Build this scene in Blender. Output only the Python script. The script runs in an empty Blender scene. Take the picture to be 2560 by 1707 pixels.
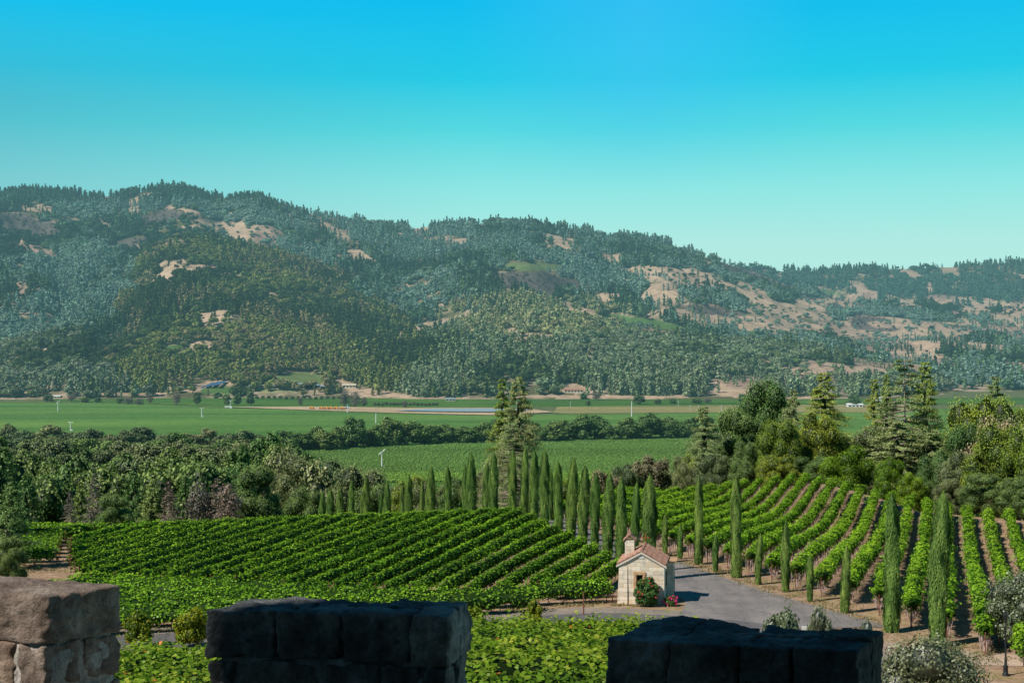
import bpy, math, random
import numpy as np
from mathutils import Vector, noise as mnoise
C = bpy.context.scene.collection
F = 3555.0; HOR = 830.0; CX = 1280.0; K = 2560/2352.0   # K: view pixels -> photo pixels
rng = np.random.default_rng(7)
def W(px, py, D):                       # photo pixel + depth -> world
    return ((px-CX)/F*D, D, -(py-HOR)/F*D)
def lerp(a, b, t): return a+(b-a)*t
def sstep(t):
    t = np.clip(t, 0, 1); return t*t*(3-2*t)
# ------------------------------------------------------------------ noise
def _h(ix, iy, seed):
    h = (ix.astype(np.int64)*374761393 + iy.astype(np.int64)*668265263 + seed*1442695041) & 0x7fffffff
    h = ((h ^ (h >> 13))*1274126177) & 0x7fffffff
    return ((h ^ (h >> 16)) & 0xffff)/65535.0
def vn(x, y, seed=0):
    x = np.asarray(x, float); y = np.asarray(y, float)
    ix = np.floor(x); iy = np.floor(y); fx = x-ix; fy = y-iy
    fx = fx*fx*(3-2*fx); fy = fy*fy*(3-2*fy)
    a = _h(ix, iy, seed); b = _h(ix+1, iy, seed); c = _h(ix, iy+1, seed); d = _h(ix+1, iy+1, seed)
    return (a*(1-fx)+b*fx)*(1-fy)+(c*(1-fx)+d*fx)*fy
def fbm(x, y, seed=0, o=4):
    s = 0; a = .5; n = 0
    for i in range(o):
        s = s+a*vn(np.asarray(x)*2**i, np.asarray(y)*2**i, seed+i*17); n += a; a *= .55
    return s/n
# ------------------------------------------------------------------ terrain
def ground(x, y):
    x = np.asarray(x, float); y = np.asarray(y, float)
    u = x/np.maximum(y, 1.0); px = CX+u*F
    crest = np.interp(px, [0, 330, 620, 1100, 1350, 1480, 1620, 2050, 2300, 2700], [156, 157, 160, 166, 171, 184, 240, 252, 205, 180])
    r = np.interp(px, [1300, 1600], [0, 1])
    z = -23 - .028*np.clip(y-120, 0, 140)*r + .25*np.exp(-((px-1130)/420)**2)*sstep((y-126)/30)*(1-r)
    e = (x-16.6)*.96+(y-154)*.279-3
    z = z-2.4*np.sin(math.pi*np.clip(e/66, 0, 1))**2*np.interp(px, [1480, 1620], [0, 1])
    d = np.maximum(y-crest, 0)
    fall = .21*np.minimum(d, 60)*sstep(d/12)
    fall = fall*(1-sstep((d-60)/260)) + 57*sstep((d-60)/260)*1.0
    z = z-fall
    z = np.maximum(z, -80)
    z = np.where(y > 620, -80, z)
    st = np.interp(px, [300, 800, 1200, 1700, 1950], [97, 98, 104, 104, 88])
    z = z+.16*np.clip(st-y, 0, 60)
    z = z+np.where(y < 600, .25*(fbm(x*.08, y*.08, 3)-.5), 0)*np.where((y > 100) & (y < 175), .6, 1)
    return z
def g1(x, y): return float(ground(np.array([x]), np.array([y]))[0])
# ------------------------------------------------------------------ mesh helpers
def link(o, parent=None):
    C.objects.link(o)
    if parent is not None: o.parent = parent
    return o
def mesh_np(name, V, Fc, mat, rnd=None, parent=None, smooth=False, loc=None, mats=None, midx=None):
    """V (n,3), Fc (m,k) all same k"""
    V = np.asarray(V, np.float32); Fc = np.asarray(Fc, np.int32)
    me = bpy.data.meshes.new(name)
    me.vertices.add(len(V)); me.vertices.foreach_set('co', V.ravel())
    m, k = Fc.shape
    me.loops.add(m*k); me.loops.foreach_set('vertex_index', Fc.ravel())
    me.polygons.add(m); me.polygons.foreach_set('loop_start', np.arange(0, m*k, k, dtype=np.int32))
    me.polygons.foreach_set('loop_total', np.full(m, k, np.int32))
    if smooth: me.polygons.foreach_set('use_smooth', np.ones(m, bool))
    if mats:
        for q in mats: me.materials.append(q)
        me.polygons.foreach_set('material_index', np.asarray(midx, np.int32))
    elif mat: me.materials.append(mat)
    if rnd is not None:
        a = me.attributes.new('rnd', 'FLOAT', 'POINT'); a.data.foreach_set('value', np.asarray(rnd, np.float32))
    me.update(calc_edges=True)
    o = bpy.data.objects.new(name, me)
    if loc is not None: o.location = loc
    if parent is not False: link(o, parent)
    return o
def leaves(Cn, Nn, size, asp=.7, rnd=None, jit=1.0, g=None, up=None):
    """diamond leaves: centres, normals, size"""
    g = g or rng; n = len(Cn)
    N = Nn+g.normal(0, .55*jit, (n, 3)); N /= np.linalg.norm(N, axis=1)[:, None]+1e-9
    A = g.normal(0, 1, (n, 3)) if up is None else np.tile(np.array(up, float), (n, 1))+g.normal(0, .18, (n, 3))
    T = A-(A*N).sum(1)[:, None]*N; T /= np.linalg.norm(T, axis=1)[:, None]+1e-9
    B = np.cross(N, T); s = (size*g.uniform(.6, 1.25, n))[:, None]
    V = np.stack([Cn-T*s*.5, Cn+B*s*.5*asp, Cn+T*s*.5, Cn-B*s*.5*asp], 1).reshape(-1, 3)
    Fc = np.arange(n*4).reshape(n, 4)
    r = g.uniform(0, 1, n) if rnd is None else rnd
    return V, Fc, np.repeat(r, 4)
def cat(parts):
    Vs, Fs, Rs = [], [], []; off = 0
    for V, Fc, R in parts:
        Vs.append(V); Fs.append(Fc+off); Rs.append(R); off += len(V)
    return np.concatenate(Vs), np.concatenate(Fs), np.concatenate(Rs)
def blob(c, r, g, nu=8, nv=5, rv=0.0, jit=.15):
    """low closed lump as quads"""
    us = np.linspace(0, 2*math.pi, nu, endpoint=False); vs = np.linspace(-1.45, 1.45, nv)
    V = []
    for v in vs:
        for u in us:
            k = 1+g.uniform(-jit, jit)
            V.append((c[0]+r[0]*k*math.cos(v)*math.cos(u), c[1]+r[1]*k*math.cos(v)*math.sin(u), c[2]+r[2]*k*math.sin(v)))
    Fc = [(j*nu+i, j*nu+(i+1) % nu, (j+1)*nu+(i+1) % nu, (j+1)*nu+i) for j in range(nv-1) for i in range(nu)]
    return np.array(V), np.array(Fc), np.full(len(V), rv)
def prisms(P0, P1, r0, r1, sides=5, rv=0.5):
    P0 = np.asarray(P0, float); P1 = np.asarray(P1, float); n = len(P0)
    r0 = np.broadcast_to(np.asarray(r0, float), (n,)); r1 = np.broadcast_to(np.asarray(r1, float), (n,))
    D = P1-P0; D /= np.linalg.norm(D, axis=1)[:, None]+1e-9
    A = np.where(np.abs(D[:, 2:3]) > .9, np.array([[1., 0, 0]]), np.array([[0, 0, 1.]]))
    X = np.cross(D, A); X /= np.linalg.norm(X, axis=1)[:, None]; Y = np.cross(D, X)
    a = np.arange(sides)*2*math.pi/sides
    ring = X[:, None, :]*np.cos(a)[None, :, None]+Y[:, None, :]*np.sin(a)[None, :, None]
    V = np.concatenate([P0[:, None]+ring*r0[:, None, None], P1[:, None]+ring*r1[:, None, None]], 1).reshape(-1, 3)
    b = np.arange(n)[:, None, None]*2*sides; i = np.arange(sides)
    q = np.stack([i, (i+1) % sides, (i+1) % sides+sides, i+sides], 1)[None]
    return V, (b+q).reshape(-1, 4), np.full(len(V), rv)
class MB:
    """small mesh collector for built things (bmesh-free, n-gon lists)"""
    def __init__(s): s.v = []; s.f = []
    def add(s, v, f):
        o = len(s.v); s.v += [tuple(map(float, p)) for p in v]; s.f += [tuple(i+o for i in q) for q in f]; return s
    def box(s, c, d, rz=0, jit=0):
        hx, hy, hz = d[0]/2, d[1]/2, d[2]/2; ca, sa = math.cos(rz), math.sin(rz); v = []
        for z in (-hz, hz):
            for x, y in ((-hx, -hy), (hx, -hy), (hx, hy), (-hx, hy)):
                j = [random.uniform(-jit, jit) for _ in range(3)]
                v.append((c[0]+x*ca-y*sa+j[0], c[1]+x*sa+y*ca+j[1], c[2]+z+j[2]))
        return s.add(v, [(0, 3, 2, 1), (4, 5, 6, 7), (0, 1, 5, 4), (1, 2, 6, 5), (2, 3, 7, 6), (3, 0, 4, 7)])
    def cyl(s, p0, p1, r0, r1=None, n=10):
        r1 = r0 if r1 is None else r1
        V, Fc, _ = prisms([p0], [p1], r0, r1, n)
        o = len(s.v); s.add(V, Fc); s.f.append(tuple(o+i for i in range(n))[::-1]); s.f.append(tuple(o+n+i for i in range(n))); return s
    def lathe(s, c, prof, n=12):
        v = [(c[0]+r*math.cos(2*math.pi*i/n), c[1]+r*math.sin(2*math.pi*i/n), c[2]+z) for r, z in prof for i in range(n)]
        f = [(j*n+i, j*n+(i+1) % n, (j+1)*n+(i+1) % n, (j+1)*n+i) for j in range(len(prof)-1) for i in range(n)]
        return s.add(v, f)
    def gable(s, x0, x1, y0, y1, z, h, over=0):      # roof prism, ridge along y
        xm = (x0+x1)/2
        v = [(x0, y0, z), (x1, y0, z), (xm, y0, z+h), (x0, y1, z), (x1, y1, z), (xm, y1, z+h)]
        return s.add(v, [(0, 1, 2), (5, 4, 3), (0, 2, 5, 3), (1, 4, 5, 2), (0, 3, 4, 1)])
    def build(s, name, mat, parent=None, smooth=False, bevel=0):
        me = bpy.data.meshes.new(name); me.from_pydata(s.v, [], s.f); me.materials.append(mat)
        if smooth:
            for p in me.polygons: p.use_smooth = True
        me.update(); o = bpy.data.objects.new(name, me); link(o, parent)
        if bevel:
            b = o.modifiers.new('b', 'BEVEL'); b.width = bevel; b.segments = 2; b.limit_method = 'ANGLE'
        return o
def tag(o, label=None, cat=None, group=None, kind=None):
    if label: o['label'] = label
    if cat: o['category'] = cat
    if group: o['group'] = group
    if kind: o['kind'] = kind
    return o
def empty(name, loc=(0, 0, 0), rz=0):
    o = bpy.data.objects.new(name, None); o.location = loc; o.rotation_euler = (0, 0, rz); o.empty_display_size = .5
    return link(o)
ORD = 'first second third fourth fifth sixth seventh eighth ninth tenth eleventh twelfth thirteenth fourteenth fifteenth sixteenth seventeenth eighteenth nineteenth'.split()
TENS = ['', '', 'twenty', 'thirty', 'forty', 'fifty', 'sixty', 'seventy']; TENO = ['', '', 'twentieth', 'thirtieth', 'fortieth', 'fiftieth', 'sixtieth', 'seventieth']
def ordw(i):
    i += 1
    if i < 20: return ORD[i-1]
    return TENO[i//10] if i % 10 == 0 else TENS[i//10]+'-'+ORD[i % 10-1]
# ------------------------------------------------------------------ materials
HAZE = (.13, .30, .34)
def newmat(name):
    m = bpy.data.materials.new(name); m.use_nodes = True; nt = m.node_tree; nt.nodes.clear(); return m, nt
def N(nt, t, **kw):
    n = nt.nodes.new(t)
    for k, v in kw.items(): setattr(n, k, v)
    return n
def math_(nt, op, a, b=None, c=None, clamp=False):
    n = N(nt, 'ShaderNodeMath', operation=op, use_clamp=clamp)
    for i, v in enumerate((a, b, c)):
        if v is None: continue
        if isinstance(v, (int, float)): n.inputs[i].default_value = v
        else: nt.links.new(v, n.inputs[i])
    return n.outputs[0]
def ramp(nt, fac, stops, interp='LINEAR'):
    n = N(nt, 'ShaderNodeValToRGB'); cr = n.color_ramp; cr.interpolation = interp
    while len(cr.elements) > 1: cr.elements.remove(cr.elements[-1])
    cr.elements[0].position = stops[0][0]; cr.elements[0].color = (*stops[0][1], 1)
    for p, c in stops[1:]:
        e = cr.elements.new(p); e.color = (*c, 1)
    if fac is not None: nt.links.new(fac, n.inputs[0])
    return n.outputs[0]
def mixc(nt, fac, a, b, mode='MIX'):
    n = N(nt, 'ShaderNodeMix', data_type='RGBA', blend_type=mode)
    for i, v in ((0, fac), (6, a), (7, b)):
        if isinstance(v, (int, float)): n.inputs[i].default_value = v
        elif isinstance(v, tuple): n.inputs[i].default_value = (*v, 1)
        else: nt.links.new(v, n.inputs[i])
    return n.outputs[2]
def noise_(nt, scale, detail=4, rough=.55, vec=None, out=0):
    n = N(nt, 'ShaderNodeTexNoise'); n.inputs['Scale'].default_value = scale; n.inputs['Detail'].default_value = detail
    n.inputs['Roughness'].default_value = rough
    if vec is None:
        vec = N(nt, 'ShaderNodeNewGeometry').outputs['Position']
    nt.links.new(vec, n.inputs['Vector']); return n.outputs[out]
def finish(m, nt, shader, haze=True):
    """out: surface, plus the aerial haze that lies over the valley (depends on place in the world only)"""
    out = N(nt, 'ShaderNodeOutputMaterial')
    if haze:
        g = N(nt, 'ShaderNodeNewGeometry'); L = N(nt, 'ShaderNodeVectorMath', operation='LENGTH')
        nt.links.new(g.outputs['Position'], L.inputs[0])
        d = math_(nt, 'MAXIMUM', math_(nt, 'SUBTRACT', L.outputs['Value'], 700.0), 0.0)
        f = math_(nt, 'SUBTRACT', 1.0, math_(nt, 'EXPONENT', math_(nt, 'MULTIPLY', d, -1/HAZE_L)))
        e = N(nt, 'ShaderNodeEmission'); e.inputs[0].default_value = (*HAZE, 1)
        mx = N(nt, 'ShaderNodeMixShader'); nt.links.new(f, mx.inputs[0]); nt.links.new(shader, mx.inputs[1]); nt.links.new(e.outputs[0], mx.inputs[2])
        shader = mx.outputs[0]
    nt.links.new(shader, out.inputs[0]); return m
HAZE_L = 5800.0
def leafmat(name, stops, trans=.3, haze=True, tint=False, gloss=.015, obvar=.25, low=.0):
    m, nt = newmat(name)
    a = N(nt, 'ShaderNodeAttribute', attribute_name='rnd')
    col = ramp(nt, a.outputs['Fac'], stops)
    if obvar:
        oi = N(nt, 'ShaderNodeObjectInfo')
        k = math_(nt, 'ADD', math_(nt, 'MULTIPLY', oi.outputs['Random'], obvar), 1-obvar/2)
        cc = N(nt, 'ShaderNodeCombineColor')
        nt.links.new(math_(nt, 'MULTIPLY', k, k), cc.inputs[0]); nt.links.new(k, cc.inputs[1]); nt.links.new(k, cc.inputs[2])
        col = mixc(nt, 1.0, col, cc.outputs[0], 'MULTIPLY')
    if tint:
        t = N(nt, 'ShaderNodeAttribute', attribute_name='tint', attribute_type='INSTANCER')
        col = mixc(nt, 1.0, col, t.outputs['Color'], 'MULTIPLY')
    if low:
        nz = noise_(nt, low, 3)
        col = mixc(nt, 1.0, col, ramp(nt, nz, [(.3, (.62, .66, .7)), (.7, (1.3, 1.2, 1.1))]), 'MULTIPLY')
    d = N(nt, 'ShaderNodeBsdfDiffuse'); nt.links.new(col, d.inputs[0])
    t = N(nt, 'ShaderNodeBsdfTranslucent'); nt.links.new(col, t.inputs[0])
    mx = N(nt, 'ShaderNodeMixShader'); mx.inputs[0].default_value = trans
    nt.links.new(d.outputs[0], mx.inputs[1]); nt.links.new(t.outputs[0], mx.inputs[2]); sh = mx.outputs[0]
    if gloss:
        gl = N(nt, 'ShaderNodeBsdfGlossy'); gl.inputs['Roughness'].default_value = .5; gl.inputs[0].default_value = (1, 1, 1, 1)
        m2 = N(nt, 'ShaderNodeMixShader'); m2.inputs[0].default_value = gloss
        nt.links.new(sh, m2.inputs[1]); nt.links.new(gl.outputs[0], m2.inputs[2]); sh = m2.outputs[0]
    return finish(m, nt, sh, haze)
def solid(name, c1, c2=None, scale=3.0, rough=.8, metal=0, bump=0, bscale=None, haze=False, detail=5, obj=False):
    m, nt = newmat(name)
    vec = N(nt, 'ShaderNodeTexCoord').outputs['Object'] if obj else None
    b = N(nt, 'ShaderNodeBsdfPrincipled'); b.inputs['Roughness'].default_value = rough; b.inputs['Metallic'].default_value = metal
    b.inputs['Specular IOR Level'].default_value = .25
    if c2:
        nz = noise_(nt, scale, detail, .6, vec); nt.links.new(ramp(nt, nz, [(.32, c1), (.68, c2)]), b.inputs['Base Color'])
    else: b.inputs['Base Color'].default_value = (*c1, 1)
    if bump:
        bp = N(nt, 'ShaderNodeBump'); bp.inputs['Strength'].default_value = bump; bp.inputs['Distance'].default_value = .05
        nt.links.new(noise_(nt, bscale or scale*3, 5, .6, vec), bp.inputs['Height']); nt.links.new(bp.outputs[0], b.inputs['Normal'])
    return finish(m, nt, b.outputs[0], haze)
M = {}
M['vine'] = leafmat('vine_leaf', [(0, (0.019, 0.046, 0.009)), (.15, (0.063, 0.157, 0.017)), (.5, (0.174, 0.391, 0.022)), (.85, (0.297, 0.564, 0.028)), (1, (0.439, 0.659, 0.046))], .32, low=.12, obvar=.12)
M['vinebright'] = leafmat('vine_leaf_bright', [(0, (0.024, 0.054, 0.008)), (.12, (0.083, 0.190, 0.014)), (.5, (0.202, 0.428, 0.022)), (.85, (0.309, 0.570, 0.030)), (1, (0.451, 0.594, 0.048))], .35, low=.15, obvar=.1)
M['vinenear'] = leafmat('vine_leaf_near', [(0, (.008, .02, .004)), (.2, (.035, .08, .008)), (.55, (.12, .24, .014)), (.85, (.21, .36, .022)), (.99, (.34, .42, .05)), (1, (.6, .2, .03))], .35, low=.3)
M['vineyellow'] = leafmat('vine_leaf_yellow', [(0, (.04, .07, .006)), (.2, (.12, .19, .01)), (.7, (.28, .34, .015)), (1, (.5, .38, .02))], .35)
M['cypress'] = leafmat('cypress_leaf', [(0, (0.032, 0.065, 0.024)), (.2, (0.091, 0.168, 0.045)), (.6, (0.194, 0.318, 0.078)), (.9, (0.285, 0.415, 0.104)), (1, (0.389, 0.363, 0.130))], .2, low=.35, obvar=.22, gloss=0)
M['oak'] = leafmat('oak_leaf', [(0, (0.013, 0.031, 0.009)), (.2, (0.064, 0.119, 0.031)), (.6, (0.190, 0.299, 0.080)), (1, (0.349, 0.482, 0.159))], .2, obvar=.4)
M['greyoak'] = leafmat('willow_leaf', [(0, (0.014, 0.025, 0.011)), (.2, (0.096, 0.139, 0.054)), (.6, (0.240, 0.302, 0.120)), (1, (0.408, 0.466, 0.228))], .2, obvar=.3)
M['fir'] = leafmat('fir_needle', [(0, (0.019, 0.033, 0.009)), (.2, (0.109, 0.159, 0.031)), (.6, (0.310, 0.385, 0.070)), (1, (0.558, 0.619, 0.155))], .15, obvar=.25)
M['greyfir'] = leafmat('grey_fir_needle', [(0, (0.018, 0.032, 0.013)), (.2, (0.105, 0.148, 0.050)), (.6, (0.283, 0.350, 0.126)), (1, (0.491, 0.577, 0.252))], .15, obvar=.25)
M['bright'] = leafmat('bright_leaf', [(0, (0.013, 0.033, 0.005)), (.2, (0.075, 0.158, 0.013)), (.6, (0.225, 0.394, 0.022)), (1, (0.400, 0.578, 0.050))], .3)
M['olivegold'] = leafmat('golden_oak_leaf', [(0, (0.013, 0.028, 0.008)), (.2, (0.103, 0.159, 0.022)), (.6, (0.330, 0.428, 0.049)), (1, (0.604, 0.699, 0.110))], .25, obvar=.2)
M['dead'] = leafmat('dry_twig', [(0, (0.028, 0.023, 0.020)), (.3, (0.133, 0.106, 0.085)), (.7, (0.257, 0.213, 0.170)), (1, (0.342, 0.309, 0.229))], .15, obvar=.25)
M['olive'] = leafmat('olive_leaf', [(0, (0.025, 0.034, 0.015)), (.2, (0.066, 0.086, 0.033)), (.6, (0.156, 0.189, 0.074)), (1, (0.279, 0.319, 0.148))], .2, gloss=.08)
M['rose'] = leafmat('rose_leaf', [(0, (0.015, 0.033, 0.012)), (.4, (0.060, 0.135, 0.030)), (1, (0.150, 0.255, 0.060))], .25)
M['petal'] = solid('rose_petal', (.55, .03, .03), (.7, .12, .1), 8)
M['pink'] = solid('pink_petal', (.75, .02, .2), (.8, .12, .3), 8)
M['forest'] = leafmat('forest_leaf', [(0, (.25, .3, .3)), (.15, (.62, .64, .62)), (.5, (.95, .95, .95)), (1, (1.25, 1.25, 1.2))], .12, tint=True, gloss=0, obvar=0)
M['dryleaf'] = leafmat('dry_oak_leaf', [(0, (.03, .028, .015)), (.3, (.16, .145, .07)), (.7, (.34, .3, .17)), (1, (.48, .42, .28))], .15)
M['bark'] = solid('bark', (.09, .065, .05), (.2, .15, .11), 6, .9, haze=True)
M['palebark'] = solid('pale_bark', (.3, .24, .18), (.46, .38, .3), 3, .9, haze=True)
M['trunk'] = solid('vine_wood', (.1, .075, .06), (.26, .19, .15), 4, .9)
M['pinkwood'] = solid('vine_cane', (.36, .26, .24), (.6, .46, .42), 6, .9)
M['post'] = solid('rusty_post', (.16, .06, .04), (.24, .1, .06), 9, .8)
M['white'] = solid('white_paint', (.72, .72, .7), (.8, .8, .79), 2, .6, haze=True)
M['steel'] = solid('galvanised_steel', (.55, .57, .58), (.7, .72, .72), 2, .5, haze=True)
M['iron'] = solid('black_iron', (.02, .022, .025), (.04, .045, .05), 8, .5, .3)
M['rust'] = solid('rusty_iron', (.3, .07, .03), (.42, .12, .05), 12, .8)
M['dark'] = solid('dark_opening', (.008, .008, .01))
M['darkwall'] = solid('dark_siding', (.03, .04, .055), (.05, .06, .075), .4, .8, haze=True)
M['bluegrey'] = solid('metal_roof', (.2, .3, .36), (.28, .38, .44), .3, .5, haze=True)
M['cream'] = solid('cream_plaster', (.5, .45, .34), (.6, .54, .42), .4, .8, haze=True)
M['redroof'] = solid('red_tile_roof', (.36, .17, .11), (.44, .22, .15), .5, .8, haze=True)
M['yellow'] = solid('yellow_paint', (.6, .45, .08), None, haze=True)
M['solar'] = solid('solar_glass', (.05, .12, .24), (.08, .17, .3), .2, .25, haze=True)
M['orange'] = solid('orange_paint', (.75, .3, .04), (.8, .4, .08), .3, .7, haze=True)
M['glass'] = solid('window_glass', (.02, .03, .04), None, rough=.1)
M['car'] = solid('blue_car_paint', (.2, .3, .36), None, rough=.25, metal=.3)
M['rubber'] = solid('tyre_rubber', (.02, .02, .02))
def soil():
    m, nt = newmat('ground_soil')
    n1 = noise_(nt, .09, 5); n2 = noise_(nt, 1.4, 6, .65); n3 = noise_(nt, .35, 4)
    a = ramp(nt, n2, [(.28, (.2, .12, .075)), (.5, (.36, .24, .16)), (.72, (.5, .37, .27))])
    b = ramp(nt, n2, [(.3, (.2, .15, .06)), (.7, (.42, .33, .17))])
    near = mixc(nt, ramp(nt, n3, [(.45, (0, 0, 0)), (.65, (.75, .75, .75))]), a, b)
    val = ramp(nt, n1, [(.3, (.055, .1, .03)), (.6, (.16, .17, .07)), (.8, (.25, .21, .12))])
    g = N(nt, 'ShaderNodeNewGeometry'); s = N(nt, 'ShaderNodeSeparateXYZ'); nt.links.new(g.outputs['Position'], s.inputs[0])
    f = math_(nt, 'MULTIPLY', math_(nt, 'ADD', s.outputs[2], 30.0), -.12, clamp=True)
    col = mixc(nt, f, near, val)
    d = N(nt, 'ShaderNodeBsdfPrincipled'); d.inputs['Roughness'].default_value = .95; d.inputs['Specular IOR Level'].default_value = .1
    nt.links.new(col, d.inputs['Base Color'])
    bp = N(nt, 'ShaderNodeBump'); bp.inputs['Strength'].default_value = .6; bp.inputs['Distance'].default_value = .15
    nt.links.new(n2, bp.inputs['Height']); nt.links.new(bp.outputs[0], d.inputs['Normal'])
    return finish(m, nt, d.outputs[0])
M['soil'] = soil()
def asphalt(name, lo, hi):
    m, nt = newmat(name)
    n1 = noise_(nt, .25, 4); n2 = noise_(nt, 6, 5, .7)
    sc = N(nt, 'ShaderNodeVectorMath', operation='MULTIPLY'); sc.inputs[1].default_value = (.5, .09, 1)
    nt.links.new(N(nt, 'ShaderNodeNewGeometry').outputs['Position'], sc.inputs[0])
    n3 = noise_(nt, 1.2, 4, .6, sc.outputs[0])
    c = ramp(nt, n1, [(.3, lo), (.7, hi)])
    c = mixc(nt, 1.0, c, ramp(nt, n2, [(.3, (.8, .8, .8)), (.7, (1.15, 1.12, 1.1))]), 'MULTIPLY')
    c = mixc(nt, 1.0, c, ramp(nt, n3, [(.35, (.82, .83, .85)), (.65, (1.12, 1.1, 1.08))]), 'MULTIPLY')
    vo = N(nt, 'ShaderNodeTexVoronoi', feature='DISTANCE_TO_EDGE'); vo.inputs['Scale'].default_value = .33
    dv = N(nt, 'ShaderNodeVectorMath', operation='ADD'); nt.links.new(N(nt, 'ShaderNodeNewGeometry').outputs['Position'], dv.inputs[0]); nt.links.new(noise_(nt, .9, 4, .6, None, 1), dv.inputs[1]); nt.links.new(dv.outputs[0], vo.inputs['Vector'])
    c = mixc(nt, 1.0, c, ramp(nt, vo.outputs['Distance'], [(0, (.6, .6, .6)), (.018, (1, 1, 1))]), 'MULTIPLY')
    c = mixc(nt, ramp(nt, noise_(nt, .5, 6, .7), [(.55, (0, 0, 0)), (.75, (.55, .55, .55))]), c, (.33, .27, .22))
    b = N(nt, 'ShaderNodeBsdfPrincipled'); b.inputs['Roughness'].default_value = .9; b.inputs['Specular IOR Level'].default_value = .2
    nt.links.new(c, b.inputs['Base Color']); return finish(m, nt, b.outputs[0], False)
M['road'] = asphalt('old_asphalt', (.2, .185, .18), (.27, .25, .24))
M['road2'] = asphalt('newer_asphalt', (.13, .125, .13), (.17, .16, .165))
M['shoulder'] = asphalt('gravel_shoulder', (.24, .21, .18), (.34, .29, .24))
def fieldmat(name, lo, mid, hi, stretch, row=0, ang=0):
    m, nt = newmat(name)
    g = N(nt, 'ShaderNodeNewGeometry')
    sc = N(nt, 'ShaderNodeVectorMath', operation='MULTIPLY'); sc.inputs[1].default_value = stretch
    nt.links.new(g.outputs['Position'], sc.inputs[0])
    n1 = noise_(nt, 1, 4, .5, sc.outputs[0]); n2 = noise_(nt, .22, 5, .7)
    c = ramp(nt, n1, [(.3, lo), (.5, mid), (.7, hi)])
    c = mixc(nt, 1.0, c, ramp(nt, n2, [(.3, (.65, .7, .65)), (.7, (1.3, 1.25, 1.2))]), 'MULTIPLY')
    d = N(nt, 'ShaderNodeBsdfDiffuse'); nt.links.new(c, d.inputs[0])
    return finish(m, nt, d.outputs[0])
M['field'] = fieldmat('vineyard_field', (.07, .17, .045), (.12, .235, .06), (.18, .3, .075), (.0016, .012, 1))
M['field2'] = fieldmat('vineyard_field_mid', (.05, .12, .03), (.075, .165, .035), (.1, .2, .04), (.006, .02, 1))
M['dryfield'] = fieldmat('dry_field', (.2, .2, .09), (.28, .26, .12), (.34, .3, .15), (.002, .02, 1))
M['tanbank'] = fieldmat('earth_bank', (.42, .31, .2), (.5, .38, .26), (.56, .44, .3), (.01, .03, 1))
def water():
    m, nt = newmat('pond_water')
    b = N(nt, 'ShaderNodeBsdfPrincipled'); b.inputs['Base Color'].default_value = (.42, .5, .54, 1); b.inputs['Roughness'].default_value = .25
    return finish(m, nt, b.outputs[0])
M['water'] = water()
# ------------------------------------------------------------------ hills
def prof(pts, far=None):
    xs = np.array([p[0]*K for p in pts]); ys = np.array([p[1]*K for p in pts]); return xs, ys
LAY = [
 (3500, 1850, 1.05, prof([(-300, 450), (0, 440), (60, 433), (100, 432), (200, 444), (290, 444), (330, 432), (370, 426), (420, 427), (480, 448), (590, 445), (640, 468), (720, 484), (800, 497), (880, 508), (950, 517), (1040, 508), (1150, 503), (1250, 510), (1350, 525), (1400, 545), (1430, 540), (1540, 553), (1575, 568), (1650, 590), (1700, 610), (1800, 650), (1900, 674), (2000, 692), (2100, 690), (2200, 700), (2352, 698), (2600, 690)])),
 (4400, 3300, 1.1, prof([(-300, 900), (1500, 900), (1640, 620), (1690, 602), (1800, 616), (1900, 616), (2000, 609), (2100, 611), (2200, 606), (2300, 597), (2352, 598), (2600, 600)])),
 (2750, 1700, 1.0, prof([(-300, 860), (0, 800), (150, 715), (260, 640), (330, 580), (400, 533), (470, 540), (560, 556), (700, 598), (800, 630), (900, 667), (1000, 695), (1100, 720), (1150, 735), (1250, 800), (1400, 900), (2600, 980)])),
 (2250, 1680, .9, prof([(-300, 980), (700, 980), (800, 850), (880, 800), (950, 765), (1000, 745), (1100, 722), (1200, 712), (1280, 706), (1350, 722), (1450, 745), (1600, 768), (1800, 780), (2000, 815), (2200, 855), (2352, 875), (2600, 890)])),
 (2150, 1670, .9, prof([(-300, 720), (0, 785), (100, 757), (180, 748), (260, 780), (360, 830), (500, 858), (600, 880), (750, 930), (900, 980), (2600, 990)])),
]
def hillz(px, D, layer=False):
    z = np.full(np.broadcast(px, D).shape, -86.0); li = np.zeros(z.shape, int); LI = []
    for Dr, Df, p, (xs, ys) in LAY:
        py = np.interp(px, xs, ys); zr = -(py-HOR)/F*Dr-9
        t = np.clip((D-Df)/(Dr-Df), 0, 1)
        zz = np.where(D <= Dr, -84+(zr+84)*t**p, zr-.35*(D-Dr))
        zz = np.where(zr < -80, -200, zz)
        x = (px-CX)/F*D
        gul = np.abs(fbm(x*.004+.3*D*.004, D*.0016, int(Dr))-.5)*2
        env = np.sin(math.pi*np.clip(t, 0, 1))
        zz = zz+(gul-.25)*env*.26*np.maximum(zr+80, 0)
        li = np.where(zz > z, len(LI), li); LI.append(0); z = np.maximum(z, zz)
    return (z, li) if layer else z
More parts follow.
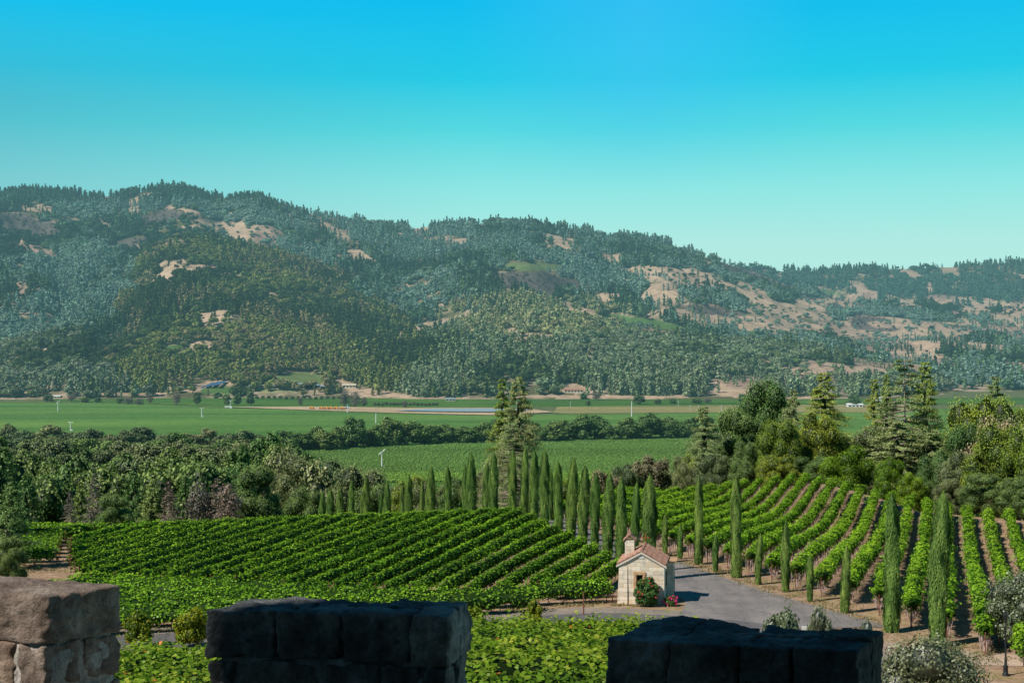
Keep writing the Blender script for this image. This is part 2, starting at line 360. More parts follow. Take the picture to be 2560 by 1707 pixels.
# zones in view pixels: cx, cy, rx, ry, slope, kind
ZON = [(505, 518, 58, 12, .12, 't'), (602, 528, 34, 6, .1, 't'), (770, 533, 38, 10, .55, 't'), (840, 590, 32, 9, .5, 't'), (655, 494, 16, 5, .1, 't'), (435, 485, 24, 4, .1, 't'), (395, 478, 12, 3, .2, 't'),
 (430, 520, 20, 3, 0, 't'), (300, 572, 40, 4, -.3, 't'), (1245, 540, 50, 5, .15, 't'), (1290, 560, 45, 8, .2, 't'), (1105, 519, 16, 4, 0, 't'), (985, 550, 32, 4, .1, 't'), (915, 538, 12, 4, 0, 't'),
 (1490, 627, 65, 10, .08, 't'), (1580, 638, 100, 19, .14, 't'), (1660, 656, 50, 11, .2, 't'), (1625, 605, 22, 6, .3, 't'), (1730, 675, 50, 20, .5, 't'), (1780, 715, 75, 24, .2, 't'), (1770, 747, 110, 19, .08, 't'), (1650, 735, 90, 10, .12, 't'), (1560, 715, 50, 6, .2, 't'), (1860, 700, 40, 12, .2, 't'), (1900, 690, 30, 8, 0, 't'), (1955, 690, 22, 11, -.3, 't'), (1880, 725, 40, 8, .2, 't'),
 (2090, 695, 25, 8, 0, 't'), (2240, 715, 40, 8, 0, 't'), (2140, 760, 60, 12, 0, 't'), (2020, 790, 90, 14, .1, 'k'), (2320, 770, 60, 25, .3, 'k'), (2130, 755, 45, 14, -.2, 't'), (2220, 740, 30, 8, .1, 't'), (2040, 745, 50, 8, 0, 't'), (2320, 735, 40, 8, .3, 't'), (2330, 845, 50, 12, .2, 'k'), (2200, 800, 50, 8, 0, 'k'),
 (990, 746, 92, 7, -.27, 't'), (1190, 768, 42, 4, 0, 't'), (520, 775, 32, 7, .1, 't'), (590, 625, 10, 8, .5, 't'), (690, 715, 14, 8, .2, 't'), (530, 858, 28, 4, .1, 't'), (800, 740, 20, 5, .3, 't'), (90, 675, 40, 8, .1, 'k'), (60, 720, 30, 6, .1, 't'), (110, 735, 30, 8, .1, 'k'), (240, 515, 15, 4, 0, 't'), (160, 505, 14, 4, -.3, 't'), (80, 483, 22, 3, 0, 't'), (45, 655, 30, 6, 0, 'k'),
 (60, 520, 90, 25, .15, 'p'), (90, 580, 60, 14, .3, 'k'), (370, 500, 60, 16, -.25, 'p'), (290, 560, 50, 10, -.2, 'p'), (1240, 650, 110, 22, .1, 'p'), (1740, 640, 90, 10, .35, 'p'), (2010, 745, 60, 14, .1, 'p'), (1640, 715, 80, 10, .15, 'p'), (1900, 700, 60, 10, .3, 'p'),
 (1535, 568, 50, 5, .08, 'g'), (1225, 613, 70, 9, .02, 'v'), (1480, 740, 100, 9, .16, 'g'), (1745, 763, 32, 6, -.05, 'g'), (1905, 672, 30, 4, .1, 'g'), (400, 797, 40, 5, -.1, 'g'),
 (688, 872, 56, 17, 0, 'v'), (688, 857, 62, 5, .05, 't'), (738, 875, 10, 16, .3, 't'), (475, 888, 55, 11, -.15, 't'), (520, 897, 60, 9, 0, 'g'),
 (1320, 893, 45, 12, .1, 't'), (820, 893, 60, 10, .35, 't'), (900, 905, 60, 6, .2, 't'), (1400, 912, 200, 3.5, 0, 't'), (270, 906, 120, 4.5, 0, 't'), (60, 903, 22, 7, 0, 't'), (1870, 915, 60, 5, 0, 't'), (640, 893, 75, 9, 0, 'c')]
def zone(dx, dy, X, Y):
    """returns kind index per point: 0 forest,1 tan,2 green,3 purple,4 vineyard,5 pink scrub,6 clear"""
    out = np.zeros(dx.shape, int); nz = (fbm(X*.02, Y*.02, 55)-.5)*1.5
    code = {'t': 1, 'g': 2, 'p': 3, 'v': 4, 'k': 5, 'c': 6}
    for kinds in ('p', 'k', 't', 'gvc'):
        for cx, cy, rx, ry, sl, k in ZON:
            if k not in kinds: continue
            if k == 't' and cx < 900 and 560 < cy < 880: rx, ry = rx*.75, ry*.7
            a = dx-cx; b = dy-cy-sl*a
            q = (a/rx)**2+(b/ry)**2
            jit = nz if k in 'tpk' else nz*.1
            out = np.where(q+jit < 1.05, code[k], out)
    right = np.clip((dx-1780)/250, 0, 1)*np.clip((dy-675)/25, 0, 1)*np.clip((890-dy)/60, 0, 1)
    sp = fbm(X*.009, Y*.006, 91)
    out = np.where((out == 0) & (sp > np.where((dx < 1300) & (dy > 660), .69, .61)-.2*right), np.where(vn(X*.01, Y*.01, 8) > .55, 5, 1), out)
    return out
def build_hills():
    pxs = np.arange(-330, 2900, 6.0); Ds = np.concatenate([np.arange(1640, 2300, 9), np.arange(2300, 3560, 12), np.arange(3560, 4700, 22)])
    PX, DD = np.meshgrid(pxs, Ds); Z = hillz(PX, DD); X = (PX-CX)/F*DD
    Z = Z+4*(fbm(X*.01, DD*.01, 5)-.5)
    Z = np.where(DD < 1700, np.minimum(Z, -79+(DD-1640)*.05), Z)
    Z[0, :] = -90
    V = np.stack([X, DD, Z], -1).reshape(-1, 3); nr, nc = PX.shape
    i = (np.arange(nr-1)[:, None]*nc+np.arange(nc-1)[None]).ravel()
    Fc = np.stack([i, i+1, i+nc+1, i+nc], 1)
    dx = PX/K; dy = (HOR-Z*F/DD)/K
    zn = zone(dx, dy, X, DD).ravel()
    n = fbm(X*.03, DD*.03, 12).ravel()
    cols = np.array([(.12, .12, .06), (.48, .35, .25), (.09, .17, .05), (.13, .11, .1), (.14, .19, .07), (.33, .23, .18), (.24, .25, .13)])
    col = cols[zn]
    forest = zn == 0
    sp = np.clip((n-.47)*6, 0, 1)[:, None]*forest[:, None]
    col = col*(1-sp)+np.array([.36, .28, .2])*sp
    pink = np.clip(fbm(X*.006, DD*.006, 44).ravel()*3-1.2, 0, 1)[:, None]
    col = np.where(zn[:, None] == 1, col*(1-.3*pink)+np.array([.4, .27, .2])*.3*pink, col)
    col = col*(.8+.45*n)[:, None]
    m, nt = newmat('hill_ground')
    a = N(nt, 'ShaderNodeAttribute', attribute_name='Col')
    c = mixc(nt, 1.0, a.outputs['Color'], ramp(nt, noise_(nt, .09, 5, .7), [(.3, (.6, .62, .6)), (.7, (1.3, 1.28, 1.25))]), 'MULTIPLY')
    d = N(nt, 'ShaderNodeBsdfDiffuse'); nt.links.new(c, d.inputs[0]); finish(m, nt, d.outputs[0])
    o = mesh_np('hills', V, Fc, m, smooth=True)
    ca = o.data.color_attributes.new('Col', 'FLOAT_COLOR', 'POINT')
    ca.data.foreach_set('color', np.concatenate([col, np.ones((len(col), 1))], 1).astype(np.float32).ravel())
    tag(o, 'wooded hills with bare tan clearings beyond the valley', kind='structure')
    return pxs, Ds, Z
HPX, HD, HZ = build_hills()
def hz_at(px, D):
    px = np.atleast_1d(np.asarray(px, float)); D = np.atleast_1d(np.asarray(D, float))
    ix = np.clip((px-HPX[0])/6.0, 0, len(HPX)-1.001); i0 = ix.astype(int); fx = ix-i0
    j = np.clip(np.searchsorted(HD, D)-1, 0, len(HD)-2); fy = (D-HD[j])/(HD[j+1]-HD[j])
    return (HZ[j, i0]*(1-fx)+HZ[j, i0+1]*fx)*(1-fy)+(HZ[j+1, i0]*(1-fx)+HZ[j+1, i0+1]*fx)*fy
def on_hill(dx, dy, base=1650):
    """first point of the ground met along the sight line of a view pixel"""
    px, py = dx*K, dy*K
    Ds = np.arange(base, 4500, 4.0); z = np.maximum(hz_at(np.full(len(Ds), px), Ds), -80)
    pj = HOR-z*F/Ds; k = int(np.argmax(pj <= py)); D = Ds[k]
    return ((px-CX)/F*D, D, float(z[k]))
# ------------------------------------------------------------------ instanced stuff
def instancer(name, P, rotz, scale, idx, tint, protos, label):
    n = len(P); me = bpy.data.meshes.new(name); me.vertices.add(n)
    me.vertices.foreach_set('co', np.asarray(P, np.float32).ravel())
    a = me.attributes.new('rotv', 'FLOAT_VECTOR', 'POINT'); r = np.zeros((n, 3), np.float32); r[:, 2] = rotz; a.data.foreach_set('vector', r.ravel())
    a = me.attributes.new('sclv', 'FLOAT_VECTOR', 'POINT'); a.data.foreach_set('vector', np.asarray(scale, np.float32).ravel())
    a = me.attributes.new('idx', 'INT', 'POINT'); a.data.foreach_set('value', np.asarray(idx, np.int32))
    a = me.attributes.new('tint', 'FLOAT_COLOR', 'POINT'); a.data.foreach_set('color', np.concatenate([tint, np.ones((n, 1))], 1).astype(np.float32).ravel())
    o = link(bpy.data.objects.new(name, me))
    col = bpy.data.collections.new(name+'_kinds')
    for p in protos: col.objects.link(p)
    ng = bpy.data.node_groups.new(name, 'GeometryNodeTree')
    ng.interface.new_socket('Geometry', in_out='INPUT', socket_type='NodeSocketGeometry'); ng.interface.new_socket('Geometry', in_out='OUTPUT', socket_type='NodeSocketGeometry')
    gi = ng.nodes.new('NodeGroupInput'); go = ng.nodes.new('NodeGroupOutput')
    ip = ng.nodes.new('GeometryNodeInstanceOnPoints'); ci = ng.nodes.new('GeometryNodeCollectionInfo')
    ci.inputs['Collection'].default_value = col; ci.inputs['Separate Children'].default_value = True; ci.inputs['Reset Children'].default_value = True
    def na(nm, t):
        q = ng.nodes.new('GeometryNodeInputNamedAttribute'); q.data_type = t; q.inputs[0].default_value = nm; return q.outputs[0]
    L = ng.links.new
    L(gi.outputs[0], ip.inputs['Points']); L(ci.outputs[0], ip.inputs['Instance']); ip.inputs['Pick Instance'].default_value = True
    L(na('idx', 'INT'), ip.inputs['Instance Index']); L(na('rotv', 'FLOAT_VECTOR'), ip.inputs['Rotation']); L(na('sclv', 'FLOAT_VECTOR'), ip.inputs['Scale'])
    L(ip.outputs[0], go.inputs[0])
    md = o.modifiers.new('scatter', 'NODES'); md.node_group = ng
    tag(o, label, kind='stuff'); return o
def proto(name, parts, mat): 
    V, Fc, R = cat(parts); return mesh_np(name, V, Fc, mat, R, parent=False)
def far_conifer(seed):
    g = np.random.default_rng(seed); parts = []
    prof_ = [(.08, .22), (.25, .2), (.45, .15), (.65, .1), (.85, .05)]
    parts.append(prisms([(0, 0, 0)], [(0, 0, .97)], .13*.7, .01, 6, .05))
    n = 46; t = g.uniform(.05, 1, n)**.9; a = g.uniform(0, 6.28, n); r = np.interp(t, [0, .1, .5, 1], [.17, .21, .14, .015])*g.uniform(.7, 1.15, n)
    Cn = np.stack([r*np.cos(a), r*np.sin(a), t], 1); Nn = np.stack([np.cos(a), np.sin(a), np.full(n, .7)], 1)
    parts.append(leaves(Cn, Nn, .19, .7, g=g)); return proto('forest_conifer', parts, M['forest'])
def far_oak(seed):
    g = np.random.default_rng(seed); parts = []
    for k in range(4):
        a = g.uniform(0, 6.28); c = (.2*math.cos(a), .2*math.sin(a), g.uniform(.42, .68)); rr = g.uniform(.24, .32)
        parts.append(blob(c, (rr*.8, rr*.8, rr*.75), g, 6, 4, .12))
        n = 20; d = g.normal(0, 1, (n, 3)); d[:, 2] = np.abs(d[:, 2])*1.1-.3; d /= np.linalg.norm(d, axis=1)[:, None]
        parts.append(leaves(np.array(c)+d*rr, d, .2, .8, g=g, jit=.7))
    parts.append(prisms([(0, 0, 0)], [(0, 0, .4)], .05, .04, 4, .05))
    return proto('forest_oak', parts, M['forest'])
def build_forest():
    g = np.random.default_rng(11); Ncand = 150000
    px = g.uniform(-120, 2700, Ncand*3); D = g.uniform(1665, 3640, Ncand*3)
    keep = g.uniform(0, 1, len(D)) < D/3640*.55; px = px[keep][:Ncand]; D = D[keep][:Ncand]
    p2 = g.uniform(1650, 2700, 14000); D2 = g.uniform(3500, 4480, 14000)
    px = np.concatenate([px, p2]); D = np.concatenate([D, D2])
    z = hz_at(px, D); ok = z > -78.5; px, D, z = px[ok], D[ok], z[ok]
    # visibility from the front
    pyg = HOR-HZ*F/HD[:, None]; run = np.minimum.accumulate(pyg, 0)
    ix = np.clip(np.round((px-HPX[0])/6).astype(int), 0, len(HPX)-1); j = np.clip(np.searchsorted(HD, D)-1, 0, len(HD)-1)
    py = HOR-z*F/D; ok = py < run[j, ix]+26*2500/D; px, D, z = px[ok], D[ok], z[ok]; py = py[ok]
    X = (px-CX)/F*D; dx, dy = px/K, py/K
    zn = zone(dx, dy, X, D)
    for k_ in (.45, .85):
        zt_ = zone(dx, dy-k_*15/D*F/K, X, D+k_*20); zn = np.where((zn == 0) & np.isin(zt_, (1, 2, 4, 6)) & (g.uniform(0, 1, len(D)) < .8), 1, zn)
    clump = fbm(X*.02, D*.014, 31)
    pr = np.array([1.0, .035, .0, .12, .0, .14, .10])[zn]*np.where(zn == 0, np.clip((clump-.34)*5, .14, 1), 1)
    ok = g.uniform(0, 1, len(px)) < pr
    px, D, z, X, dx, dy, zn, clump = [q[ok] for q in (px, D, z, X, dx, dy, zn, clump)]
    n = len(px); sc = g.uniform(.55, 1.0, n)+.5*g.uniform(0, 1, n)**3
    # species patches: grey pine, dark oak, conifer
    li = hillz(px, D, True)[1]
    sp = fbm(X*.006, D*.004, 77)+g.normal(0, .1, n)
    knoll = ((dx-1230)/230)**2+((dy-735)/50)**2 < 1
    leftspur = (li == 2)
    skyridge = (dy < 470+np.clip((dx-600)*.05, 0, 90)) & (dx < 640)
    conif = (sp > .5)
    kind = np.where(conif, g.integers(0, 3, n), 3+g.integers(0, 3, n))
    kind = np.where(skyridge | ((dx > 1390) & (dx < 1580) & (dy < 575)), g.integers(0, 3, n), kind)
    col = np.zeros((n, 3))
    grey = np.array([.27, .33, .23]); dark = np.array([.06, .1, .045]); mid = np.array([.17, .225, .1]); olv = np.array([.36, .37, .17]); teal = np.array([.08, .16, .1])
    s2 = fbm(X*.007+5, D*.0045, 101, 5)*1.25-.12+g.normal(0, .085, n)
    col[:] = np.where((s2 > .5)[:, None], grey, np.where((s2 > .4)[:, None], mid, dark))
    
    slope_l = (li == 2)
    col = np.where((li == 0)[:, None], col*np.array([.76, .95, 1.05]), col)  # farther layers tinted bluer: aerial haze put into the tree colour
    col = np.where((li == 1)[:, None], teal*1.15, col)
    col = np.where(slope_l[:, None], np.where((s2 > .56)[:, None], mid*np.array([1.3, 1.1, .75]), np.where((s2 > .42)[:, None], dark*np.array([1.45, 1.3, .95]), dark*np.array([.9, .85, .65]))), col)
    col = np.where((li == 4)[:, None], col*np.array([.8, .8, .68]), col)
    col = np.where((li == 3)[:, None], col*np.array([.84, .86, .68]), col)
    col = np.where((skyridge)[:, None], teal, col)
    col = np.where((knoll & (g.uniform(0, 1, n) < .75))[:, None], olv, col)
    warm = leftspur & (fbm(X*.01, D*.007, 300) > .58) & (g.uniform(0, 1, n) < .6)
    col = np.where(warm[:, None], np.array([.26, .23, .11]), col)
    col = np.where((zn == 3)[:, None], np.array([.15, .13, .11]), col)
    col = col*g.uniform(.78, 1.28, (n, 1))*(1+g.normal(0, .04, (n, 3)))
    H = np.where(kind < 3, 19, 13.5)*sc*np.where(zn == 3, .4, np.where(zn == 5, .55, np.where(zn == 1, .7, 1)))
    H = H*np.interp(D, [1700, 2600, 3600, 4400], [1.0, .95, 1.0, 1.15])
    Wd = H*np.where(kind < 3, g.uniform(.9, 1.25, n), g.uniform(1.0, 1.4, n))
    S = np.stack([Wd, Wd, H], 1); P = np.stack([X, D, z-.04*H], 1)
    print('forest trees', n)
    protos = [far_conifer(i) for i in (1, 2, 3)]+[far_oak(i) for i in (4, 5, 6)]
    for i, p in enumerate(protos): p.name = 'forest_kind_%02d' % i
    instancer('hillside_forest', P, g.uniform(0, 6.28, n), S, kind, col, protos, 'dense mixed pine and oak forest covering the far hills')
build_forest()
# ------------------------------------------------------------------ ground sheet
def grid_sheet(name, us, ys, mat, zf=None, label=None):
    U, Y = np.meshgrid(us, ys); X = U*Y if zf is None else U*Y
    Z = ground(X, Y); V = np.stack([X, Y, Z], -1).reshape(-1, 3); nr, nc = U.shape
    i = (np.arange(nr-1)[:, None]*nc+np.arange(nc-1)[None]).ravel()
    o = mesh_np(name, V, np.stack([i, i+1, i+nc+1, i+nc], 1), mat, smooth=True); tag(o, label, kind='structure'); return o
grid_sheet('ground', np.linspace(-1.3, 1.3, 521), np.concatenate([np.arange(4, 200, 1.0), np.arange(200, 700, 4), np.arange(700, 1700, 50), np.array([2500, 5000, 14000])]), M['soil'], label='tan vineyard soil and valley floor')
def flat_poly(name, pts, z, mat, label, nx=0):
    """view-pixel outline laid on the level z"""
    v = []
    for dx, dy in pts:
        D = -z*F/(dy*K-HOR); v.append(((dx*K-CX)/F*D, D, z))
    o = MB().add(v, [tuple(range(len(v)))]).build(name, mat); tag(o, label, kind='structure'); return o
FZ = -79.6
flat_poly('far_vineyard_field', [(-200, 922), (250, 925), (520, 937), (700, 941), (880, 947), (1130, 953), (1300, 950), (1700, 947), (2600, 930), (2600, 1010), (1500, 1012), (640, 1030), (-200, 1060)][::-1], FZ, M['field'], 'broad level green vineyard below the hills')
flat_poly('dry_grass_strip', [(1270, 948), (1280, 934), (1720, 930), (2100, 928), (2100, 946), (1700, 947), (1300, 950)][::-1], FZ+.3, M['dryfield'], 'dry olive coloured grass field right of the reservoir')
flat_poly('middle_vineyard_field', [(560, 1032), (900, 1024), (1110, 1021), (1300, 1015), (1600, 1009), (2500, 1005), (2500, 1120), (1400, 1160), (500, 1200), (420, 1100)][::-1], FZ+.25, M['field2'], 'level green vineyard field in front of the oak belt')
flat_poly('upper_field', [(90, 905), (480, 902), (1000, 918), (1300, 916), (1740, 918), (2600, 910), (2600, 926), (1720, 930), (1280, 934), (1000, 936), (520, 935), (250, 924), (100, 921)][::-1], FZ-.2, M['field2'], 'narrow green vineyard plots at the foot of the hills')
flat_poly('earth_embankment', [(520, 934), (700, 941), (880, 947), (1130, 953), (1275, 946), (1230, 940), (1130, 936), (940, 936), (700, 933), (620, 934)][::-1], FZ+.6, M['tanbank'], 'bare tan earth bank around the reservoir')
flat_poly('reservoir_water', [(900, 942.0), (1000, 944), (1120, 945), (1195, 942), (1220, 940.0), (1130, 937.5), (1000, 937.6)][::-1], FZ+1.6, M['water'], 'pale blue irrigation reservoir on the valley floor')
# ------------------------------------------------------------------ roads
def strip(name, pts, w0, w1, mat, lift, label, sub=14):
    P = [Vector((x, y, 0)) for x, y in pts]; out = []
    for i in range(len(P)-1):
        a, b, c, d = P[max(i-1, 0)], P[i], P[i+1], P[min(i+2, len(P)-1)]
        for k in range(sub):
            t = k/sub
            out.append(.5*((2*b)+(-a+c)*t+(2*a-5*b+4*c-d)*t*t+(-a+3*b-3*c+d)*t**3))
    out.append(P[-1]); V = []; nc = 9
    for i, p in enumerate(out):
        q = out[min(i+1, len(out)-1)]-out[max(i-1, 0)]; q.normalize(); nrm = Vector((-q.y, q.x, 0)); t = i/(len(out)-1)
        w = (float(np.interp(t, np.linspace(0, 1, len(w0)), w0)) if isinstance(w0, list) else lerp(w0, w1, t))*(1+.03*mnoise.noise(p*.3))
        for j in range(nc):
            s = p+nrm*w*((j/(nc-1))-.5); V.append((s.x, s.y, 0))
    V = np.array(V); V[:, 2] = ground(V[:, 0], V[:, 1])+lift; n = len(out)
    i = (np.arange(n-1)[:, None]*nc+np.arange(nc-1)[None]).ravel()
    o = mesh_np(name, V, np.stack([i, i+nc, i+nc+1, i+1], 1), mat, smooth=True); tag(o, label, kind='structure'); return o
AV = [(20.5, 110), (19.6, 121), (17.1, 134), (13.9, 148), (7.6, 168), (1.2, 187), (-7.5, 208), (-15, 230), (-33, 290)]
strip('avenue_road', AV, [19, 9.8, 6.9, 5.7, 5.5, 5.5, 5.5, 5.5, 5.5], 0, M['road'], .05, 'grey asphalt avenue running between the cypresses')
CR = [(-70, 92), (-45, 99), (-26.5, 105), (-9, 108.5), (-1.5, 110.5), (7, 113), (15, 111), (20.5, 107), (23, 101), (23, 92), (21, 80)]
strip('road_shoulder', [(x-.3, y+1.5) for x, y in CR], 8.6, 8.0, M['shoulder'], .03, 'pale gravel shoulder beside the crossing road')
strip('crossing_road', CR, 6.2, 6.0, M['road2'], .08, 'darker asphalt road crossing in front of the chapel')
M['dirt'] = asphalt('pale_dirt', (.4, .3, .23), (.52, .41, .33))
strip('dirt_path', [(21, 108.5), (26, 104), (31, 101), (38, 99.5), (55, 98)], 5.0, 3.4, M['dirt'], .025, 'pale pinkish dirt path leading off to the right')
# ------------------------------------------------------------------ vines
def clip_rows(poly, az, sp, off=0.0):
    """segments of parallel rows inside a world polygon"""
    r = np.array([math.sin(az), math.cos(az)]); q = np.array([math.cos(az), -math.sin(az)]); P = np.array(poly, float)
    a = P@q; b = P@r; segs = []
    for k in np.arange(math.floor(a.min()/sp)*sp+off, a.max(), sp):
        ts = []
        for i in range(len(P)):
            a0, a1 = a[i], a[(i+1) % len(P)]
            if (a0-k)*(a1-k) < 0: ts.append(b[i]+(b[(i+1) % len(P)]-b[i])*(k-a0)/(a1-a0))
        ts.sort()
        for j in range(0, len(ts)-1, 2):
            if ts[j+1]-ts[j] > 3: segs.append((q*k+r*ts[j], q*k+r*ts[j+1]))
    return segs
def vine_row(A, B, lpm, hw, z0, z1, ls, mat, g, trunk=1.0, stake=False, shoots=.12, trunkmat=None, posts=True, wild=.3):
    A = np.array(A); B = np.array(B); L = float(np.linalg.norm(B-A)); d = (B-A)/L; q = np.array([d[1], -d[0]])
    root = empty('vine_row', (float(A[0]), float(A[1]), g1(*A))); o3 = np.array([A[0], A[1], root.location.z]); sd = int(g.integers(0, 9999))
    n = int(L*lpm); t = g.uniform(0, L, n); th = g.uniform(0, 2*math.pi, n)
    lump = .66+wild*2*(fbm(t*.9, np.full(n, sd*.37), sd, 2)-.35)+.12*np.sin(th*3+sd)
    rr = lump*np.sqrt(g.uniform(.45, 1.0, n)); sh = g.uniform(0, 1, n) < shoots; rr = np.where(sh, rr*g.uniform(1.05, 1.5, n), rr)
    zc, hz = (z0+z1)/2, (z1-z0)/2
    lat = np.cos(th)*hw*rr; up = np.maximum(zc+np.sin(th)*hz*rr, .15)
    # droop on the flanks
    X = A[0]+d[0]*t+q[0]*lat; Y = A[1]+d[1]*t+q[1]*lat; Z = ground(X, Y)+up
    Nn = np.stack([q[0]*np.cos(th)*1.0, q[1]*np.cos(th)*1.0, np.sin(th)+.5], 1)
    rnd = np.clip(.1+.62*(up-z0)/(z1-z0)+g.normal(0, .18, n)-np.where(rr < lump*.75, .25, 0), 0, .97); rnd[g.uniform(0, 1, n) < .003] = 1.0  # leaf tone drops toward the row's foot: shade put into the colour
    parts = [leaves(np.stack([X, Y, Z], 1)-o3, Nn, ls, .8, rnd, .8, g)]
    # dim inner mass so that the row does not show through
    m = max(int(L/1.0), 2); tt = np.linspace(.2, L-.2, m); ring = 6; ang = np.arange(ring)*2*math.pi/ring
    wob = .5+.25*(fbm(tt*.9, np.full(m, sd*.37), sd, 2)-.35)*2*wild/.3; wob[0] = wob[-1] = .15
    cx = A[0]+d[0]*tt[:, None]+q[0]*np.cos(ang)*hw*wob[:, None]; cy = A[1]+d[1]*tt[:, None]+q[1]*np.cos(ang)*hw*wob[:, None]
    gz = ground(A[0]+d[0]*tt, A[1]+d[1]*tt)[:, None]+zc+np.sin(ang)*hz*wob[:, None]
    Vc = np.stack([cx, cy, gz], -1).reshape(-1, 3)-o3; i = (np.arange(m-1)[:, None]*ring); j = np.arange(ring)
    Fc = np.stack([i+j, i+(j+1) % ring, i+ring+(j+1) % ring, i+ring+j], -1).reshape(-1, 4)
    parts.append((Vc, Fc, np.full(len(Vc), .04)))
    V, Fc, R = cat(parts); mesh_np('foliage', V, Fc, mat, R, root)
    nt_ = max(int(L/trunk), 1); tt = (np.arange(nt_)+.5)*trunk+g.uniform(-.12, .12, nt_)*trunk
    x = A[0]+d[0]*tt+g.normal(0, .05, nt_); y = A[1]+d[1]*tt+g.normal(0, .05, nt_); z = ground(x, y)
    P0 = np.stack([x, y, z-.05], 1)-o3; P1 = P0+np.stack([g.normal(0, .07, nt_), g.normal(0, .07, nt_), np.full(nt_, z0+.2)], 1)
    pp = [prisms(P0, P1, .045, .03, 4)]
    if stake:
        n2 = int(L*8); tt = g.uniform(0, L, n2); s = g.choice([-1, 1], n2)*g.uniform(.05, .4, n2)
        x = A[0]+d[0]*tt+q[0]*s; y = A[1]+d[1]*tt+q[1]*s; z = ground(x, y); hh = g.uniform(.3, .95, n2)
        P0 = np.stack([x, y, z+z0-hh+.1], 1)-o3; P1 = P0+np.stack([g.normal(0, .08, n2), g.normal(0, .08, n2), hh+.15], 1)
        pp.append(prisms(P0, P1, .03, .02, 3))
    V, Fc, R = cat(pp); t_ = mesh_np('trunk', V, Fc, trunkmat or M['trunk'], None, root); tag(t_, kind='stuff')
    if posts:
        for e in (0.0, L):
            ex, ey = A+d*e; b = MB(); zz = g1(ex, ey)
            b.cyl((ex-o3[0], ey-o3[1], zz-o3[2]-.1), (ex-o3[0]-d[0]*.12, ey-o3[1]-d[1]*.12, zz-o3[2]+1.75), .045, .04, 6); b.build('end_post', M['post'], root)
    return root
def block(name, segs, fmt, group, **kw):
    for i, (a, b) in enumerate(segs):
        o = vine_row(a, b, g=np.random.default_rng(1000+i+len(segs)*7), **kw)
        tag(o, fmt % ordw(i), 'vine row', group)
az = math.radians
BACK = [(-38.5, 127.5), (-22, 124), (-7, 119.6), (8.6, 124.4), (8.4, 126), (11.6, 131), (8.8, 148), (2.8, 167), (-4, 183), (-12, 197), (-42, 197), (-43, 165), (-47, 152), (-43, 138)]
block('back', clip_rows(BACK, az(16), 2.3), '%s row from the left among the slanting vine rows left of the cypress avenue', 'slanting vine rows left of the avenue', lpm=115, hw=.74, z0=.4, z1=2.0, ls=.22, mat=M['vine'], trunk=1.6)
FRONT = [(-50, 101.5), (-27, 108.4), (-3, 114.6), (8.6, 120.6), (8.6, 124), (-7, 119.2), (-22, 123.6), (-37.5, 127)]
fr = clip_rows(FRONT, az(74), 2.3, .6); fr.sort(key=lambda s: s[0][1]+s[1][1])
block('front', fr, '%s row back from the crossing road in the dense vine block below the slanting rows', 'dense vine rows beside the crossing road', lpm=140, hw=.82, z0=.4, z1=2.0, ls=.23, mat=M['vine'], trunk=1.0, wild=.6)
LEFTB = [(-44.5, 139), (-48, 152), (-44, 167), (-43, 188), (-75, 188), (-78, 145), (-56, 139.5)]
lb = clip_rows(LEFTB, az(80), 2.6); lb.sort(key=lambda s: s[0][1])
block('left', lb, '%s row back in the sunlit vine block at the far left of the knoll', 'vine rows at the far left of the knoll', lpm=80, hw=1.0, z0=.5, z1=1.9, ls=.27, mat=M['vinebright'], trunk=1.5)
RIGHT = [(34.5, 92), (33.3, 104), (31.2, 110), (29.2, 117.5), (27.2, 123.5), (24.6, 133), (21.5, 142.5), (18.4, 152), (13.5, 164), (8, 176), (2, 188), (-4, 200), (10, 222), (30, 250), (52, 252), (58, 215), (64, 190), (80, 185), (75, 140), (58, 92)]
block('right', clip_rows(RIGHT, az(17), 2.62), '%s row from the left on the hillside vineyard right of the avenue', 'hillside vine rows right of the avenue', lpm=115, hw=.66, z0=1.2, z1=2.3, ls=.25, mat=M['vinebright'], trunk=.8, stake=True, trunkmat=M['pinkwood'], shoots=.32, wild=.8)
NEAR = [(-34, 60), (-34, 88), (-20, 89), (-12, 92), (-3, 97), (4, 99.5), (13, 99), (13.5, 92), (8, 58), (2, 50), (-20, 50)]
nr_ = clip_rows(NEAR, az(72), 2.2); nr_.sort(key=lambda s: -(s[0][1]+s[1][1]))
block('near', nr_, '%s row back from the crossing road in the bright vines below the battlements', 'bright vine rows below the battlements', lpm=230, hw=1.25, z0=.3, z1=2.25, ls=.26, mat=M['vinenear'], trunk=1.2, shoots=.3, wild=.85)
